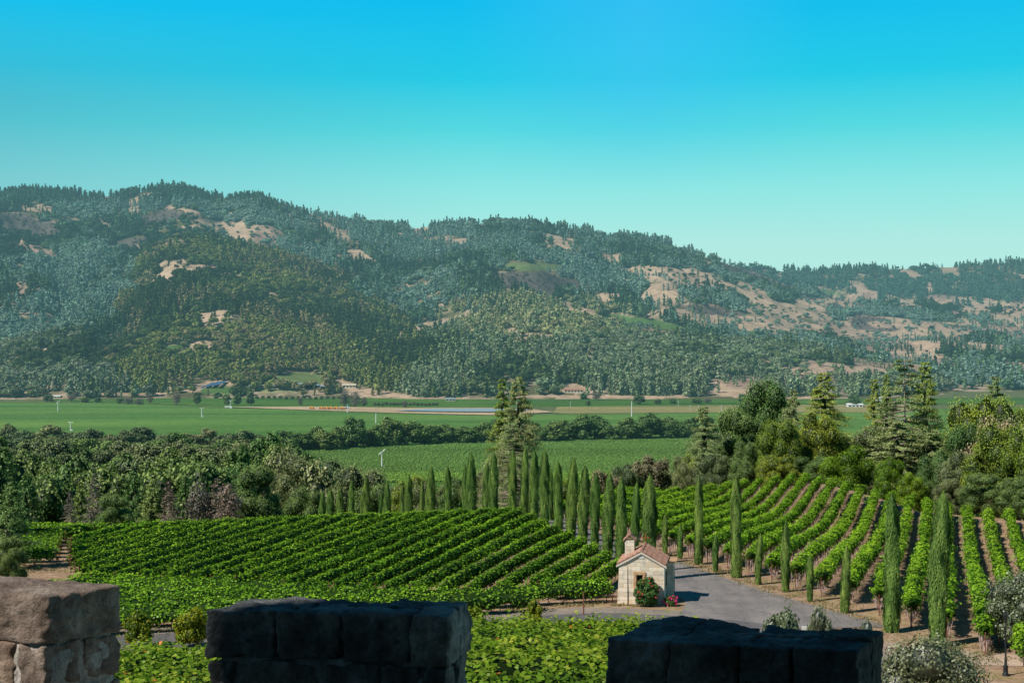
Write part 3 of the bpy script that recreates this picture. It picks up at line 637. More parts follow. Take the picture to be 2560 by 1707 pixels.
# far field rows as a texture of real hedges
def proto_hedge(seed, mat):
    g = np.random.default_rng(seed); n = 44
    Cn = np.stack([g.uniform(-2, 2, n), g.normal(0, .35, n), g.uniform(.3, 1.7, n)], 1); Nn = np.stack([np.zeros(n), g.normal(0, .6, n), np.ones(n)], 1)
    return proto('field_hedge', [blob((0, 0, .9), (2.0, .45, .7), g, 6, 4, .1, .1), leaves(Cn, Nn, .75, .8, g=g)], M['forest'])
def field_rows(name, poly, azd, sp, step, tint, label, seed):
    P = []
    for a, b in clip_rows(poly, az(azd), sp):
        L = np.linalg.norm(b-a); k = np.arange(0, L, step); P.append(a[None]+(b-a)[None]/L*k[:, None])
    P = np.concatenate(P); n = len(P); g = np.random.default_rng(seed)
    rot = az(90-azd)+g.normal(0, .03, n); S = np.array([1, 1.25, .62])[None]*g.uniform(.85, 1.15, (n, 1))
    big = fbm(P[:, 0]*.004, P[:, 1]*.02, seed)
    T = np.array(tint)[None]*(.7+.6*big)[:, None]*g.uniform(.85, 1.15, (n, 1))
    T = np.where((P[:, 1] < 800)[:, None], T*np.array([1.3, 1.25, 1.0]), T)
    z = np.full(n, -79.4)
    pr = [proto_hedge(s, M['forest']) for s in (1, 2)]
    instancer(name, np.stack([P[:, 0], P[:, 1], z], 1), rot, S, g.integers(0, 2, n), T, pr, label); print(name, n)
def vp(dx, dy):
    D = 80*F/(dy*K-HOR); return ((dx*K-CX)/F*D, D)
field_rows('middle_vineyard', [vp(*p) for p in [(600, 1029), (900, 1024), (1110, 1021), (1300, 1015), (1600, 1010), (2080, 1006), (2080, 1030), (1640, 1080), (1400, 1105), (900, 1110), (600, 1175), (560, 1100)]], 12, 2.4, 3.2, (.25, .42, .11), 'fine vine rows covering the field in front of the oak belt', 5)
# ------------------------------------------------------------------ trees
def lumpy(seed, n, ls, nl=14, form='oak', core=True, spiky=0.0):
    """unit crown: width 1, height 1 (z 0..1). returns mesh parts"""
    g = np.random.default_rng(seed); parts = []; cs = []
    for k in range(nl):
        for _ in range(30):
            z = g.uniform(.2, .88); a = g.uniform(0, 6.28)
            if form == 'oak': rmax = .5*math.sqrt(max(0, 1-((z-.48)/.5)**2))
            elif form == 'cone': rmax = .48*(1-z)**.75
            elif form == 'column': rmax = .42*math.sqrt(max(0, 1-((z-.45)/.56)**2))
            else: rmax = .45
            rr = g.uniform(.16, .26)*(.75 if nl > 20 else 1); q = max(rmax-rr*.7, 0)*math.sqrt(g.uniform(.35, 1)); c = np.array([q*math.cos(a), q*math.sin(a), z])
            if all(np.linalg.norm(c-e[0]) > .55*(rr+e[1])*.8 for e in cs): break
        cs.append((c, rr))
    per = n//nl
    for c, r in cs:
        if core: parts.append(blob(c, (r*.72, r*.72, r*.62), g, 7, 5, .03))
        d = g.normal(0, 1, (per, 3)); d[:, 2] = d[:, 2]*.9+.25; d /= np.linalg.norm(d, axis=1)[:, None]
        rad = r*(g.uniform(.7, 1.05, per)+spiky*g.uniform(0, .4, per)**2)
        P = c+d*rad[:, None]*np.array([1, 1, .85])
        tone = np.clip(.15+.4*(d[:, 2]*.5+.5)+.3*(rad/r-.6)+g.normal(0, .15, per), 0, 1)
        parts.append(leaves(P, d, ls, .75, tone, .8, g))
    return parts, cs
def conifer(seed, n, ls, levels=34, sparse=0.0, lean=.12, wide=1.0, bare=0.0):
    g = np.random.default_rng(seed); parts = []; P0 = []; P1 = []; R0 = []
    per = n//(levels*6)
    for L in range(levels):
        z = .08+.9*(L/levels)**.92; R = .5*(1-z)**.85*wide*(1+g.uniform(-.25, .2))+.015
        for k in range(6):
            a = g.uniform(0, 6.28); rr = R*g.uniform(.6, 1.08); dz = rr*g.uniform(-.28, .12)*.5
            e = np.array([rr*math.cos(a), rr*math.sin(a), z+dz]); P0.append((0, 0, z)); P1.append(e*np.array([.93, .93, 1])); R0.append(.006*(1-z)+.0015)
            if g.uniform() < sparse: continue
            t = g.uniform(.25, 1.03, per)**.8; c = np.outer(t, e-np.array([0, 0, z]))+np.array([0, 0, z])
            sp = .045*wide*(.4+.8*t)*(1-.88*z)
            c += g.normal(0, 1, (per, 3))*sp[:, None]*np.array([.8, .8, .35])
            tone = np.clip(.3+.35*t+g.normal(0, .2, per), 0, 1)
            Nn = np.tile([math.cos(a)*.4, math.sin(a)*.4, 1.], (per, 1)); parts.append(leaves(c, Nn, ls, .6, tone, 1, g))
    if sparse < .3: parts.append(prisms([(0, 0, .1)], [(0, 0, .8)], .11*wide, .01, 7, .0))
    return parts, (P0, P1, R0)
PR = {}
def add_proto(key, mat, seed, n, ls, **kw):
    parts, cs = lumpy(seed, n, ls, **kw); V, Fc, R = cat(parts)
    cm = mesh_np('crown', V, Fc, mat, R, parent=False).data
    P0 = [(0, 0, -.02)]; P1 = [(0, 0, .35)]; r0 = [.035]; r1 = [.025]
    for c, r in cs[:8]: P0.append((0, 0, .2)); P1.append(tuple(c)); r0.append(.018); r1.append(.006)
    V, Fc, R = prisms(P0, P1, r0, r1, 5); tm = mesh_np('trunk', V, Fc, M['bark'], None, parent=False).data
    PR.setdefault(key, []).append((cm, tm))
def add_conifer(key, mat, seed, n, ls, bark='bark', tr=.012, **kw):
    parts, (P0, P1, R0) = conifer(seed, n, ls, **kw); V, Fc, R = cat(parts)
    cm = mesh_np('crown', V, Fc, mat, R, parent=False).data
    A = [(0, 0, -.02)]+P0; B = [(0, 0, .97)]+[tuple(p) for p in P1]; r0 = [tr]+R0; r1 = [.002]+[.001]*len(R0)
    V, Fc, R = prisms(A, B, r0, r1, 5); tm = mesh_np('trunk', V, Fc, M[bark], None, parent=False).data
    PR.setdefault(key, []).append((cm, tm))
for s in range(5): add_proto('oak', M['oak'], 20+s, 2600, .055, nl=14)
for s in range(4): add_proto('grey', M['greyoak'], 30+s, 2800, .048, nl=15)
for s in range(3): add_proto('tallgrey', M['greyoak'], 34+s, 3000, .045, nl=16, form='column')
for s in range(3): add_proto('mixoak', M['oak'], 40+s, 3000, .045, nl=16, form='column')
for s in range(3): add_proto('bright', M['bright'], 50+s, 24000, .016, nl=26, spiky=.55)
for s in range(3): add_proto('gold', M['olivegold'], 60+s, 30000, .0145, nl=34, spiky=.55)
for s in range(3): add_proto('neargrey', M['greyoak'], 65+s, 24000, .016, nl=26, spiky=.55)
for s in range(3): add_proto('nearoak', M['oak'], 70+s, 24000, .016, nl=26, spiky=.55)
for s in range(2): add_proto('cluster', M['olivegold'], 75+s, 24000, .014, nl=30, form='column', spiky=.6)
for s in range(3): add_proto('dead', M['dead'], 80+s, 2400, .05, nl=16, form='column', core=False)
for s in range(2): add_proto('drybush', M['dryleaf'], 85+s, 8000, .028, nl=24)
for s in range(3): add_conifer('fir', M['fir'], 90+s, 40000, .0125)
for s in range(2): add_conifer('greyfir', M['greyfir'], 95+s, 44000, .0135, wide=1.15, sparse=.03, bark='palebark')
for s in range(2): add_conifer('barefir', M['greyfir'], 100+s, 28000, .012, wide=1.1, sparse=.4, bark='palebark', tr=.014)
for s in range(3): add_conifer('deadfir', M['dead'], 105+s, 8000, .024, sparse=.3, bark='palebark')
for s in range(3): add_conifer('woodfir', M['oak'], 110+s, 12000, .026, wide=1.2)
tn = 0
def tree(kind, name, x, y, w, h, label, group=None, catg='tree', z=None, which=None):
    global tn
    tn += 1; pr = PR[kind]; cm, tm = pr[(tn if which is None else which) % len(pr)]
    r = empty(name, (x, y, g1(x, y) if z is None else z), (tn*2.4) % 6.28); r.scale = (w, w, h)
    tag(r, label, catg, group)
    for nm, me in (('crown', cm), ('trunk', tm)): link(bpy.data.objects.new(nm, me), r)
    return r
def tree_px(kind, name, dx, dtop, dw, D, label, group=None, z=None, **kw):
    """place by view pixel of its middle, top and width at a depth"""
    x = (dx*K-CX)/F*D; zt = -(dtop*K-HOR)/F*D; zg = g1(x, D) if z is None else z
    hh = max(zt-zg, 2)*1.03; ww = dw*K/F*D
    if 'fir' in kind: ww *= 2.15 if dx > 700 else 1.7
    else: ww = max(ww, hh/(1.65 if D < 345 and dx > 1500 else 1.7 if 'tall' in kind or 'cluster' in kind or kind == 'dead' else 1.3))
    return tree(kind, name, x, D, ww, hh, label, group, z=zg, **kw)
R_ = random.Random(5)
# oak belt across the valley floor
i = 0; dx = 655
seq = []
while dx < 1640:
    w = R_.uniform(46, 74); top = np.interp(dx, [640, 900, 1100, 1250, 1500, 1640], [985, 965, 970, 962, 958, 962])+R_.uniform(-8, 14)
    Dd = 80*F/(np.interp(dx, [640, 900, 1110, 1560, 1640], [1046, 1028, 1021, 1010, 1008])*K-HOR)+R_.uniform(5, 22)
    seq.append((dx, top, w*1.15, Dd)); dx += w*.52
for i, (dx, top, w, Dd) in enumerate(seq):
    tree_px('oak', 'oak_tree', dx, top, w, Dd, '%s tree from the left in the dark oak belt between the two vineyard fields' % ordw(i), 'oaks of the belt between the fields', z=-80)
# left woodland in ranks
ranks = [(985, 990, 60, 940, 'back', 'grey'), (1005, 1008, 62, 850, 'second', 'oak'), (1022, 1020, 66, 760, 'third', 'grey'), (1045, 1040, 70, 680, 'fourth', 'oak'), (1068, 1062, 74, 600, 'fifth', 'mixoak'), (1092, 1085, 76, 530, 'sixth', 'mixoak')]
for ri, (tl, tr_, w, Dd, nm, kd) in enumerate(ranks):
    xr = [640, 660, 700, 770, 640, 600][ri]; dx = -30+ri*11; seq = []
    while dx < xr:
        ww = w*R_.uniform(.8, 1.25); top = lerp(tl, tr_, dx/640)+R_.uniform(-12, 12); ww *= 1.25; seq.append((dx, top, ww)); dx += ww*.6
    for i, (dx, top, ww) in enumerate(seq):
        k = kd if R_.random() < .65 else R_.choice(['oak', 'grey', 'tallgrey', 'mixoak'])
        if ri == 5 and 360 < dx < 600 and False: k = 'dead'
        tree_px(k, 'woodland_tree', dx, top, ww*1.1, Dd+R_.uniform(-15, 15), '%s tree from the left in the %s rank of the wood left of the fields' % (ordw(i), nm if ri else 'rearmost'), 'trees of the left wood')
# front edge of the wood
front = [(95, 1105, 90, 340, 'mixoak', 'dark bushy tree at the left end of the wood edge'), (60, 1090, 80, 330, 'woodfir', 'dark conifer at the far left of the wood edge'),
 (160, 1125, 45, 300, 'deadfir', 'thin dry brown conifer near the left end of the wood edge'), (185, 1105, 50, 320, 'woodfir', 'green conifer behind the thin dry brown one'), (218, 1085, 66, 305, 'deadfir', 'broad dry brown conifer left of the round dark bush'), (262, 1138, 105, 285, 'nearoak', 'round dark green bush at the edge of the left wood'),
 (250, 1075, 70, 330, 'mixoak', 'tall green tree behind the round dark bush'), (305, 1080, 70, 325, 'woodfir', 'tall dark conifer right of the round dark bush'), (350, 1100, 60, 310, 'woodfir', 'green conifer beside the pinkish dead trees'), (388, 1105, 60, 300, 'deadfir', 'pinkish half dead conifer at the left of the dead group'), (425, 1092, 60, 315, 'woodfir', 'green topped conifer behind the dead trees'),
 (455, 1118, 44, 300, 'dead', 'bare grey tree in the middle of the dead group'), (500, 1098, 76, 300, 'deadfir', 'tall brown dead conifer leaning over the dead group'), (528, 1120, 60, 295, 'dead', 'bare twiggy tree at the right of the dead group'), (583, 1075, 100, 310, 'nearoak', 'dark green rounded tree right of the dead trees'), (560, 1020, 80, 420, 'woodfir', 'pointed dark conifer rising above the dead trees'),
 (130, 1095, 80, 360, 'mixoak', 'shaded tree behind the thin dry brown conifer'), (470, 1070, 80, 370, 'mixoak', 'green tree above the middle of the dead group'), (390, 1065, 80, 380, 'mixoak', 'green tree above the left of the dead group'), (20, 1060, 100, 350, 'mixoak', 'tall tree at the left edge behind the conifer'),
 (650, 1030, 78, 560, 'tallgrey', 'tall grey green willow at the end of the left wood'), (690, 1045, 80, 540, 'neargrey', 'broad grey green willow near the middle field'), (730, 1075, 70, 470, 'tallgrey', 'willow between the left wood and the white wind machine'), (770, 1055, 70, 480, 'neargrey', 'pale willow just left of the near wind machine'), (832, 1068, 78, 420, 'neargrey', 'pale rounded willow right of the near wind machine'), (885, 1115, 50, 380, 'neargrey', 'small pale bush behind the left cypresses'), (610, 1000, 70, 700, 'oak', 'round oak behind the pointed conifer'),
 (705, 1125, 60, 330, 'nearoak', 'dark shrub at the left end of the cypress row'), (955, 1100, 60, 330, 'gold', 'yellowish bush behind the left cypresses'), (1000, 1100, 70, 320, 'neargrey', 'pale leafy bush left of the tall fir pair'), (1050, 1098, 80, 300, 'nearoak', 'dark oak left of the tall fir pair'), (1105, 1085, 80, 290, 'neargrey', 'grey green oak below the tall fir pair'), (1230, 1085, 90, 300, 'nearoak', 'dark oak behind the central cypresses'), (1150, 1090, 90, 285, 'nearoak', 'dark oak under the left fir'),
 (1300, 1100, 70, 300, 'gold', 'yellow green shrub behind the cypresses'), (1390, 1082, 70, 300, 'drybush', 'dry brown shrub behind the right cypresses'), (1435, 1065, 70, 310, 'neargrey', 'grey green shrub above the vineyard crest'), (1490, 1050, 85, 310, 'drybush', 'dry brownish oak above the vineyard crest'), (1545, 1045, 70, 315, 'neargrey', 'grey green oak left of the grey fir'), (860, 1120, 50, 360, 'nearoak', 'dark low bush behind the small cypresses')]
for dx, top, w, Dd, k, lb_ in front: tree_px(k, 'conifer_tree' if 'fir' in k else ('shrub' if 'bush' in lb_ or 'shrub' in lb_ else 'broadleaf_tree'), dx, top, w, Dd, lb_, catg='shrub' if 'bush' in lb_ or 'shrub' in lb_ else 'tree')
# tall firs and the right-hand grove
grove = [(1153, 867, 64, 264, 'fir', 'slender dark fir, left of the tall pair behind the cypress avenue'), (1190, 863, 88, 255, 'greyfir', 'tall fir with pale bare limbs, right of the pair behind the cypress avenue'),
 (1176, 972, 120, 250, 'barefir', 'lower spreading fir with bare grey branches between the tall pair'),
 (1617, 932, 88, 300, 'greyfir', 'ragged grey green fir left of the big grove'), (1693, 945, 80, 310, 'nearoak', 'dark green oak between the ragged fir and the domed tree'), (1768, 882, 80, 320, 'nearoak', 'tall dark domed tree at the left of the grove'), (1720, 1010, 100, 285, 'nearoak', 'dark leafy tree under the domed tree'), (1822, 893, 66, 310, 'greyfir', 'pale green fir behind the rough conifer'), (1790, 962, 95, 275, 'gold', 'yellow green oak in front of the domed tree'),
 (1893, 853, 110, 285, 'fir', 'dark rough conifer, tallest in the left half of the grove'), (1880, 950, 150, 280, 'cluster', 'broad olive green tree below the rough conifer'), (1950, 1000, 60, 420, 'neargrey', 'grey green tree behind the gap in the grove'),
 (2008, 868, 62, 300, 'fir', 'narrow fir left of the bare trunked fir'), (2036, 858, 60, 298, 'fir', 'narrow fir directly behind the bare trunked fir'), (2078, 822, 150, 275, 'barefir', 'tall half bare fir with a pale trunk'), (2125, 828, 92, 285, 'fir', 'pointed green fir right of the bare trunked fir'), (2060, 965, 160, 268, 'greyfir', 'broad grey green fir below the bare trunked fir'), (2140, 985, 120, 270, 'greyfir', 'grey green fir under the pointed green fir'), (2197, 938, 72, 272, 'barefir', 'small half bare fir in the gap of the grove'),
 (2243, 918, 60, 270, 'cluster', 'dense yellow green conifer right of the small half bare fir'), (2286, 862, 84, 275, 'greyfir', 'dark grey fir at the right of the grove'), (2312, 922, 66, 268, 'cluster', 'dense yellow green conifer below the dark grey fir'), (2300, 968, 70, 240, 'drybush', 'pinkish dry oak above the golden oak'), (2345, 960, 60, 250, 'neargrey', 'pale grey oak at the right edge'),
 (2300, 985, 190, 215, 'gold', 'big golden green oak at the right edge'), (2355, 1000, 140, 210, 'gold', 'golden green oak cut off by the right edge'), (2210, 1035, 130, 222, 'neargrey', 'grey green oak left of the big golden oak'), (2150, 1045, 110, 235, 'nearoak', 'dark green oak in the middle of the grove'), (2045, 1055, 90, 240, 'bright', 'light green bushy tree beyond the vine rows'), (1945, 1022, 135, 262, 'bright', 'bright green spreading tree at the vineyard crest'), (2095, 1085, 80, 228, 'bright', 'small bright green tree beside the light green one'), (1640, 1040, 100, 285, 'neargrey', 'grey green oak at the foot of the ragged fir'), (1705, 1060, 80, 272, 'nearoak', 'dark oak just above the vineyard crest'), (1790, 1050, 110, 265, 'gold', 'olive green oak just above the vineyard crest'), (1655, 985, 70, 318, 'neargrey', 'grey green tree between the ragged fir and the dark oak'), (1735, 968, 80, 322, 'nearoak', 'dark tree close behind the domed tree on its left'), (1835, 985, 90, 305, 'neargrey', 'grey tree between the domed tree and the rough conifer'), (1925, 1005, 60, 292, 'nearoak', 'dark low tree at the right foot of the rough conifer'),
 (1990, 985, 60, 296, 'neargrey', 'grey tree at the left foot of the narrow firs'), (2175, 1010, 80, 262, 'greyfir', 'low grey fir filling the gap right of the pointed green fir'), (2225, 985, 70, 258, 'nearoak', 'dark tree under the dense yellow green conifer'), (1575, 1062, 70, 296, 'neargrey', 'low grey bush at the left end of the grove'),
 (1870, 1045, 120, 268, 'nearoak', 'dark oak behind the bright spreading tree'), (2260, 1090, 120, 200, 'nearoak', 'shadowed oak under the golden oaks'), (2340, 1100, 120, 196, 'nearoak', 'shadowed oak at the right edge under the golden oaks'), (2180, 1100, 80, 215, 'neargrey', 'low grey oak beyond the right vine rows'), (1590, 1050, 60, 300, 'gold', 'small yellow green bush left of the ragged fir')]
for dx, top, w, Dd, k, lb_ in grove: tree_px(k, 'fir_tree' if 'fir' in k else 'oak_tree' if 'oak' in lb_ else 'broadleaf_tree', dx, top, w, Dd, lb_)
# near dark tree at the left frame edge
tree_px('woodfir', 'conifer_tree', 4, 1000, 88, 152, 'tall dark conifer at the left edge of the picture')
tree_px('woodfir', 'conifer_tree', 26, 1105, 84, 138, 'shaded lower conifer at the left edge beside the bare soil')
tree_px('nearoak', 'shrub', 20, 1235, 95, 129, 'dark bush at the left edge above the stone merlon', catg='shrub')
# scattered trees and bushes at the foot of the hills
k_ = 0
for i, (dx, base, w, h, kd) in enumerate([(110, 923, 30, 18, 'grey'), (165, 922, 26, 16, 'dead'), (195, 924, 26, 14, 'oak'), (225, 925, 20, 12, 'oak'), (275, 927, 22, 14, 'oak'), (295, 929, 34, 16, 'dead'), (320, 930, 30, 15, 'dead'), (345, 928, 20, 24, 'dead'), (405, 930, 26, 28, 'dead'), (452, 930, 24, 32, 'tallgrey'), (520, 930, 22, 26, 'oak'), (545, 930, 20, 26, 'oak'), (575, 931, 26, 34, 'tallgrey'), (500, 915, 26, 14, 'oak'), (792, 934, 34, 34, 'dead'), (815, 936, 30, 36, 'dead'), (835, 936, 22, 24, 'dead'), (690, 932, 16, 20, 'dead'), (1340, 917, 20, 14, 'oak'), (1370, 919, 26, 18, 'dead'), (1468, 929, 32, 24, 'grey'), (1600, 927, 30, 14, 'oak'), (1625, 926, 26, 12, 'dead'), (1705, 925, 30, 20, 'oak'), (1510, 929, 20, 14, 'grey'), (1545, 927, 20, 12, 'oak'), (1350, 932, 16, 14, 'oak'), (930, 936, 16, 16, 'dead'), (1960, 935, 40, 26, 'oak'), (2040, 938, 40, 26, 'oak')]):
    D_ = 80*F/(base*K-HOR); x_ = (dx*K-CX)/F*D_
    tree(kd, 'valley_tree', x_, D_, w*K/F*D_, h*K/F*D_, '%s of the small scattered trees from the left along the foot of the hills' % ordw(i), 'small scattered trees at the foot of the hills', z=-80)
for i in range(34):     # round olive shrubs in lines
    dx = 590+i*13.5 if i < 17 else 860+(i-17)*9; base = (917 if i < 17 else 932)+R_.uniform(-1, 1); D_ = 80*F/(base*K-HOR)
    tree('grey', 'round_shrub', (dx*K-CX)/F*D_, D_, 11*K/F*D_, 8*K/F*D_, 'small round grey shrub in the hedge lines above the reservoir', 'grey shrubs in the hedge lines above the reservoir', 'shrub', z=-80)
# ------------------------------------------------------------------ cypresses
def cypress_mesh(seed, n, slim=False):
    g = np.random.default_rng(seed); ph = g.uniform(0, 6.28, 4)
    def R(t, a):
        base = np.interp(t, [0, .02, .08, .3, .62, .8, .92, 1], [.84, .9, .93, 1, 1, .88, .58, .05])
        return .5*base*(1+.13*np.sin(a*2+ph[0]+t*5)+.1*np.sin(a*3+ph[1]-t*9)+.1*np.sin(a*5+ph[2]+t*21)+.06*np.sin(t*40+ph[3]))
    t = g.uniform(0, 1, n); a = g.uniform(0, 6.28, n); r = R(t, a)*g.uniform(.86, 1.1, n)
    lx = .25*np.sin(t*2.2+ph[0])*.5*t; ly = .1*np.sin(t*2.6+ph[1])*t
    P = np.stack([r*np.cos(a)+lx, r*np.sin(a)+ly, t], 1); Nn = np.stack([np.cos(a), np.sin(a), np.full(n, .12)], 1)
    # leaves are built in metres on a 1 x 1 x 9 m tree, then flattened to unit height
    P2 = P*np.array([1, 1, 9.]); streak = fbm(a*3, t*7, seed)
    V, Fc, Rn = leaves(P2, Nn, .24, .3, np.clip(.02+streak*.85+g.normal(0, .1, n)+np.where(fbm(a*1.2, t*4, seed+9) > .7, .3, 0), 0, 1), .4, g, up=(0, 0, 1))
    m = 22; k = 12; aa = np.arange(k)*2*math.pi/k; tt = np.linspace(.0, .985, m); rr = R(tt[:, None], aa[None])*.9
    cx = rr*np.cos(aa)+(.25*np.sin(tt*2.2+ph[0])*.5*tt)[:, None]; cy = rr*np.sin(aa)+(.1*np.sin(tt*2.6+ph[1])*tt)[:, None]
    Vc = np.stack([cx, cy, np.broadcast_to(tt[:, None]*9, cx.shape)], -1).reshape(-1, 3)
    i = np.arange(m-1)[:, None]*k; j = np.arange(k)
    Fcc = np.stack([i+j, i+(j+1) % k, i+k+(j+1) % k, i+k+j], -1).reshape(-1, 4)
    V, Fc, Rn = cat([(V, Fc, Rn), (Vc, Fcc, np.full(len(Vc), .22))]); V = V/np.array([1, 1, 9.])
    return mesh_np('foliage', V, Fc, M['cypress'], Rn, parent=False).data
CY = [cypress_mesh(200+i, 12000) for i in range(7)]
ctr = MB().cyl((0, 0, -.02), (0, 0, .2), .09, .07, 7).build('trunk', M['bark'], False).data if False else None
_t = bpy.data.meshes.new('trunk'); _b = MB().cyl((0, 0, -.02), (0, 0, .3), .09, .05, 7); _t.from_pydata(_b.v, [], _b.f); _t.materials.append(M['bark']); ctr = _t
def cypress(px, top_py, D, wpx, label, group, i, base_lift=.1):
    x = (px-CX)/F*D; zg = g1(x, D); h = max(-(top_py-HOR)/F*D-zg, 1.5); w = wpx/F*D
    r = empty('cypress_tree', (x, D, zg), (i*1.7) % 6.28); k9 = random.Random(i*31+int(px)); w *= k9.uniform(.68, .88); r.scale = (w, w*k9.uniform(.85, 1.1), h); r.rotation_euler = (k9.uniform(-.015, .015), k9.uniform(-.01, .035), k9.uniform(-.6, .6)); tag(r, label, 'cypress', group)
    f = bpy.data.objects.new('foliage', CY[i % len(CY)]); link(f, r); f.location = (0, 0, base_lift/h)
    link(bpy.data.objects.new('trunk', ctr), r)
RB = [(1663, 1360, 1287, 15), (1700, 1377, 1312, 15), (1746, 1393, 1195, 27), (1789, 1414, 1338, 16), (1840, 1431, 1195, 28), (1895, 1451, 1335, 17), (1964, 1472, 1305, 22), (2025, 1501, 1390, 18), (2112, 1532, 1367, 24), (2228, 1580, 1238, 41), (2344, 1615, 1232, 50)]
rl = ['tiny young cypress, farthest of those along the right edge of the avenue', 'tiny young cypress just right of the farthest one', 'first tall cypress right of the chapel along the avenue', 'small thin cypress between the two tall ones right of the chapel', 'second tall cypress right of the chapel along the avenue', 'short cypress right of the second tall one', 'medium slim cypress at a vine row end by the road bend', 'short cypress with the smallest crown near the road bend', 'stubby cypress left of the two big ones', 'big cypress, left of the two nearest at the lower right', 'biggest and nearest cypress at the lower right']
for i, (px, py, tp, w) in enumerate(RB): cypress(px, tp, 23*F/(py-HOR), w*1.12, rl[i], 'cypresses along the right edge of the avenue', i)
LU = [-.16, -.134, -.0888, -.0585, -.0135, .0234, .067, .0967]; LD = [300, 285, 226, 205, 185, 168, 148, 134]
lefts = [(738, 1131, 22), (760, 1124, 22), (778, 1116, 24), (805, 1104, 24), (842, 1092, 22), (886, 1106, 22), (936, 1092, 26), (985, 1073, 27), (1030, 1074, 26), (1080, 1042, 30), (1132, 1042, 27), (1178, 1031, 30), (1203, 1028, 25), (1225, 1038, 27), (1252, 1034, 30), (1282, 1062, 28), (1310, 1053, 33), (1338, 1072, 36), (1365, 1088, 32), (1395, 1086, 36), (1425, 1100, 30), (1458, 1108, 28), (1492, 1092, 38)]
for i, (dx, tp, w) in enumerate(lefts):
    u = (dx*K-CX)/F; cypress(dx*K, tp*K, float(np.interp(u, LU, LD)), w*.95, '%s tall cypress from the left in the row along the left edge of the avenue' % ordw(i), 'tall cypresses along the left edge of the avenue', i+3)
for i, (dx, tp, w) in enumerate([(750, 1140, 12), (830, 1130, 12), (873, 1130, 13), (925, 1112, 16), (970, 1102, 18), (1063, 1070, 20), (1116, 1066, 22), (1172, 1075, 16), (1219, 1062, 18), (1263, 1080, 18)]):
    u = (dx*K-CX)/F; D_ = float(np.interp(u, LU, LD))+13; cypress(dx*K, tp*K, D_, w, '%s from the left of the partly hidden cypresses behind the tall row' % ordw(i), 'cypresses on the far side of the avenue', i+1)
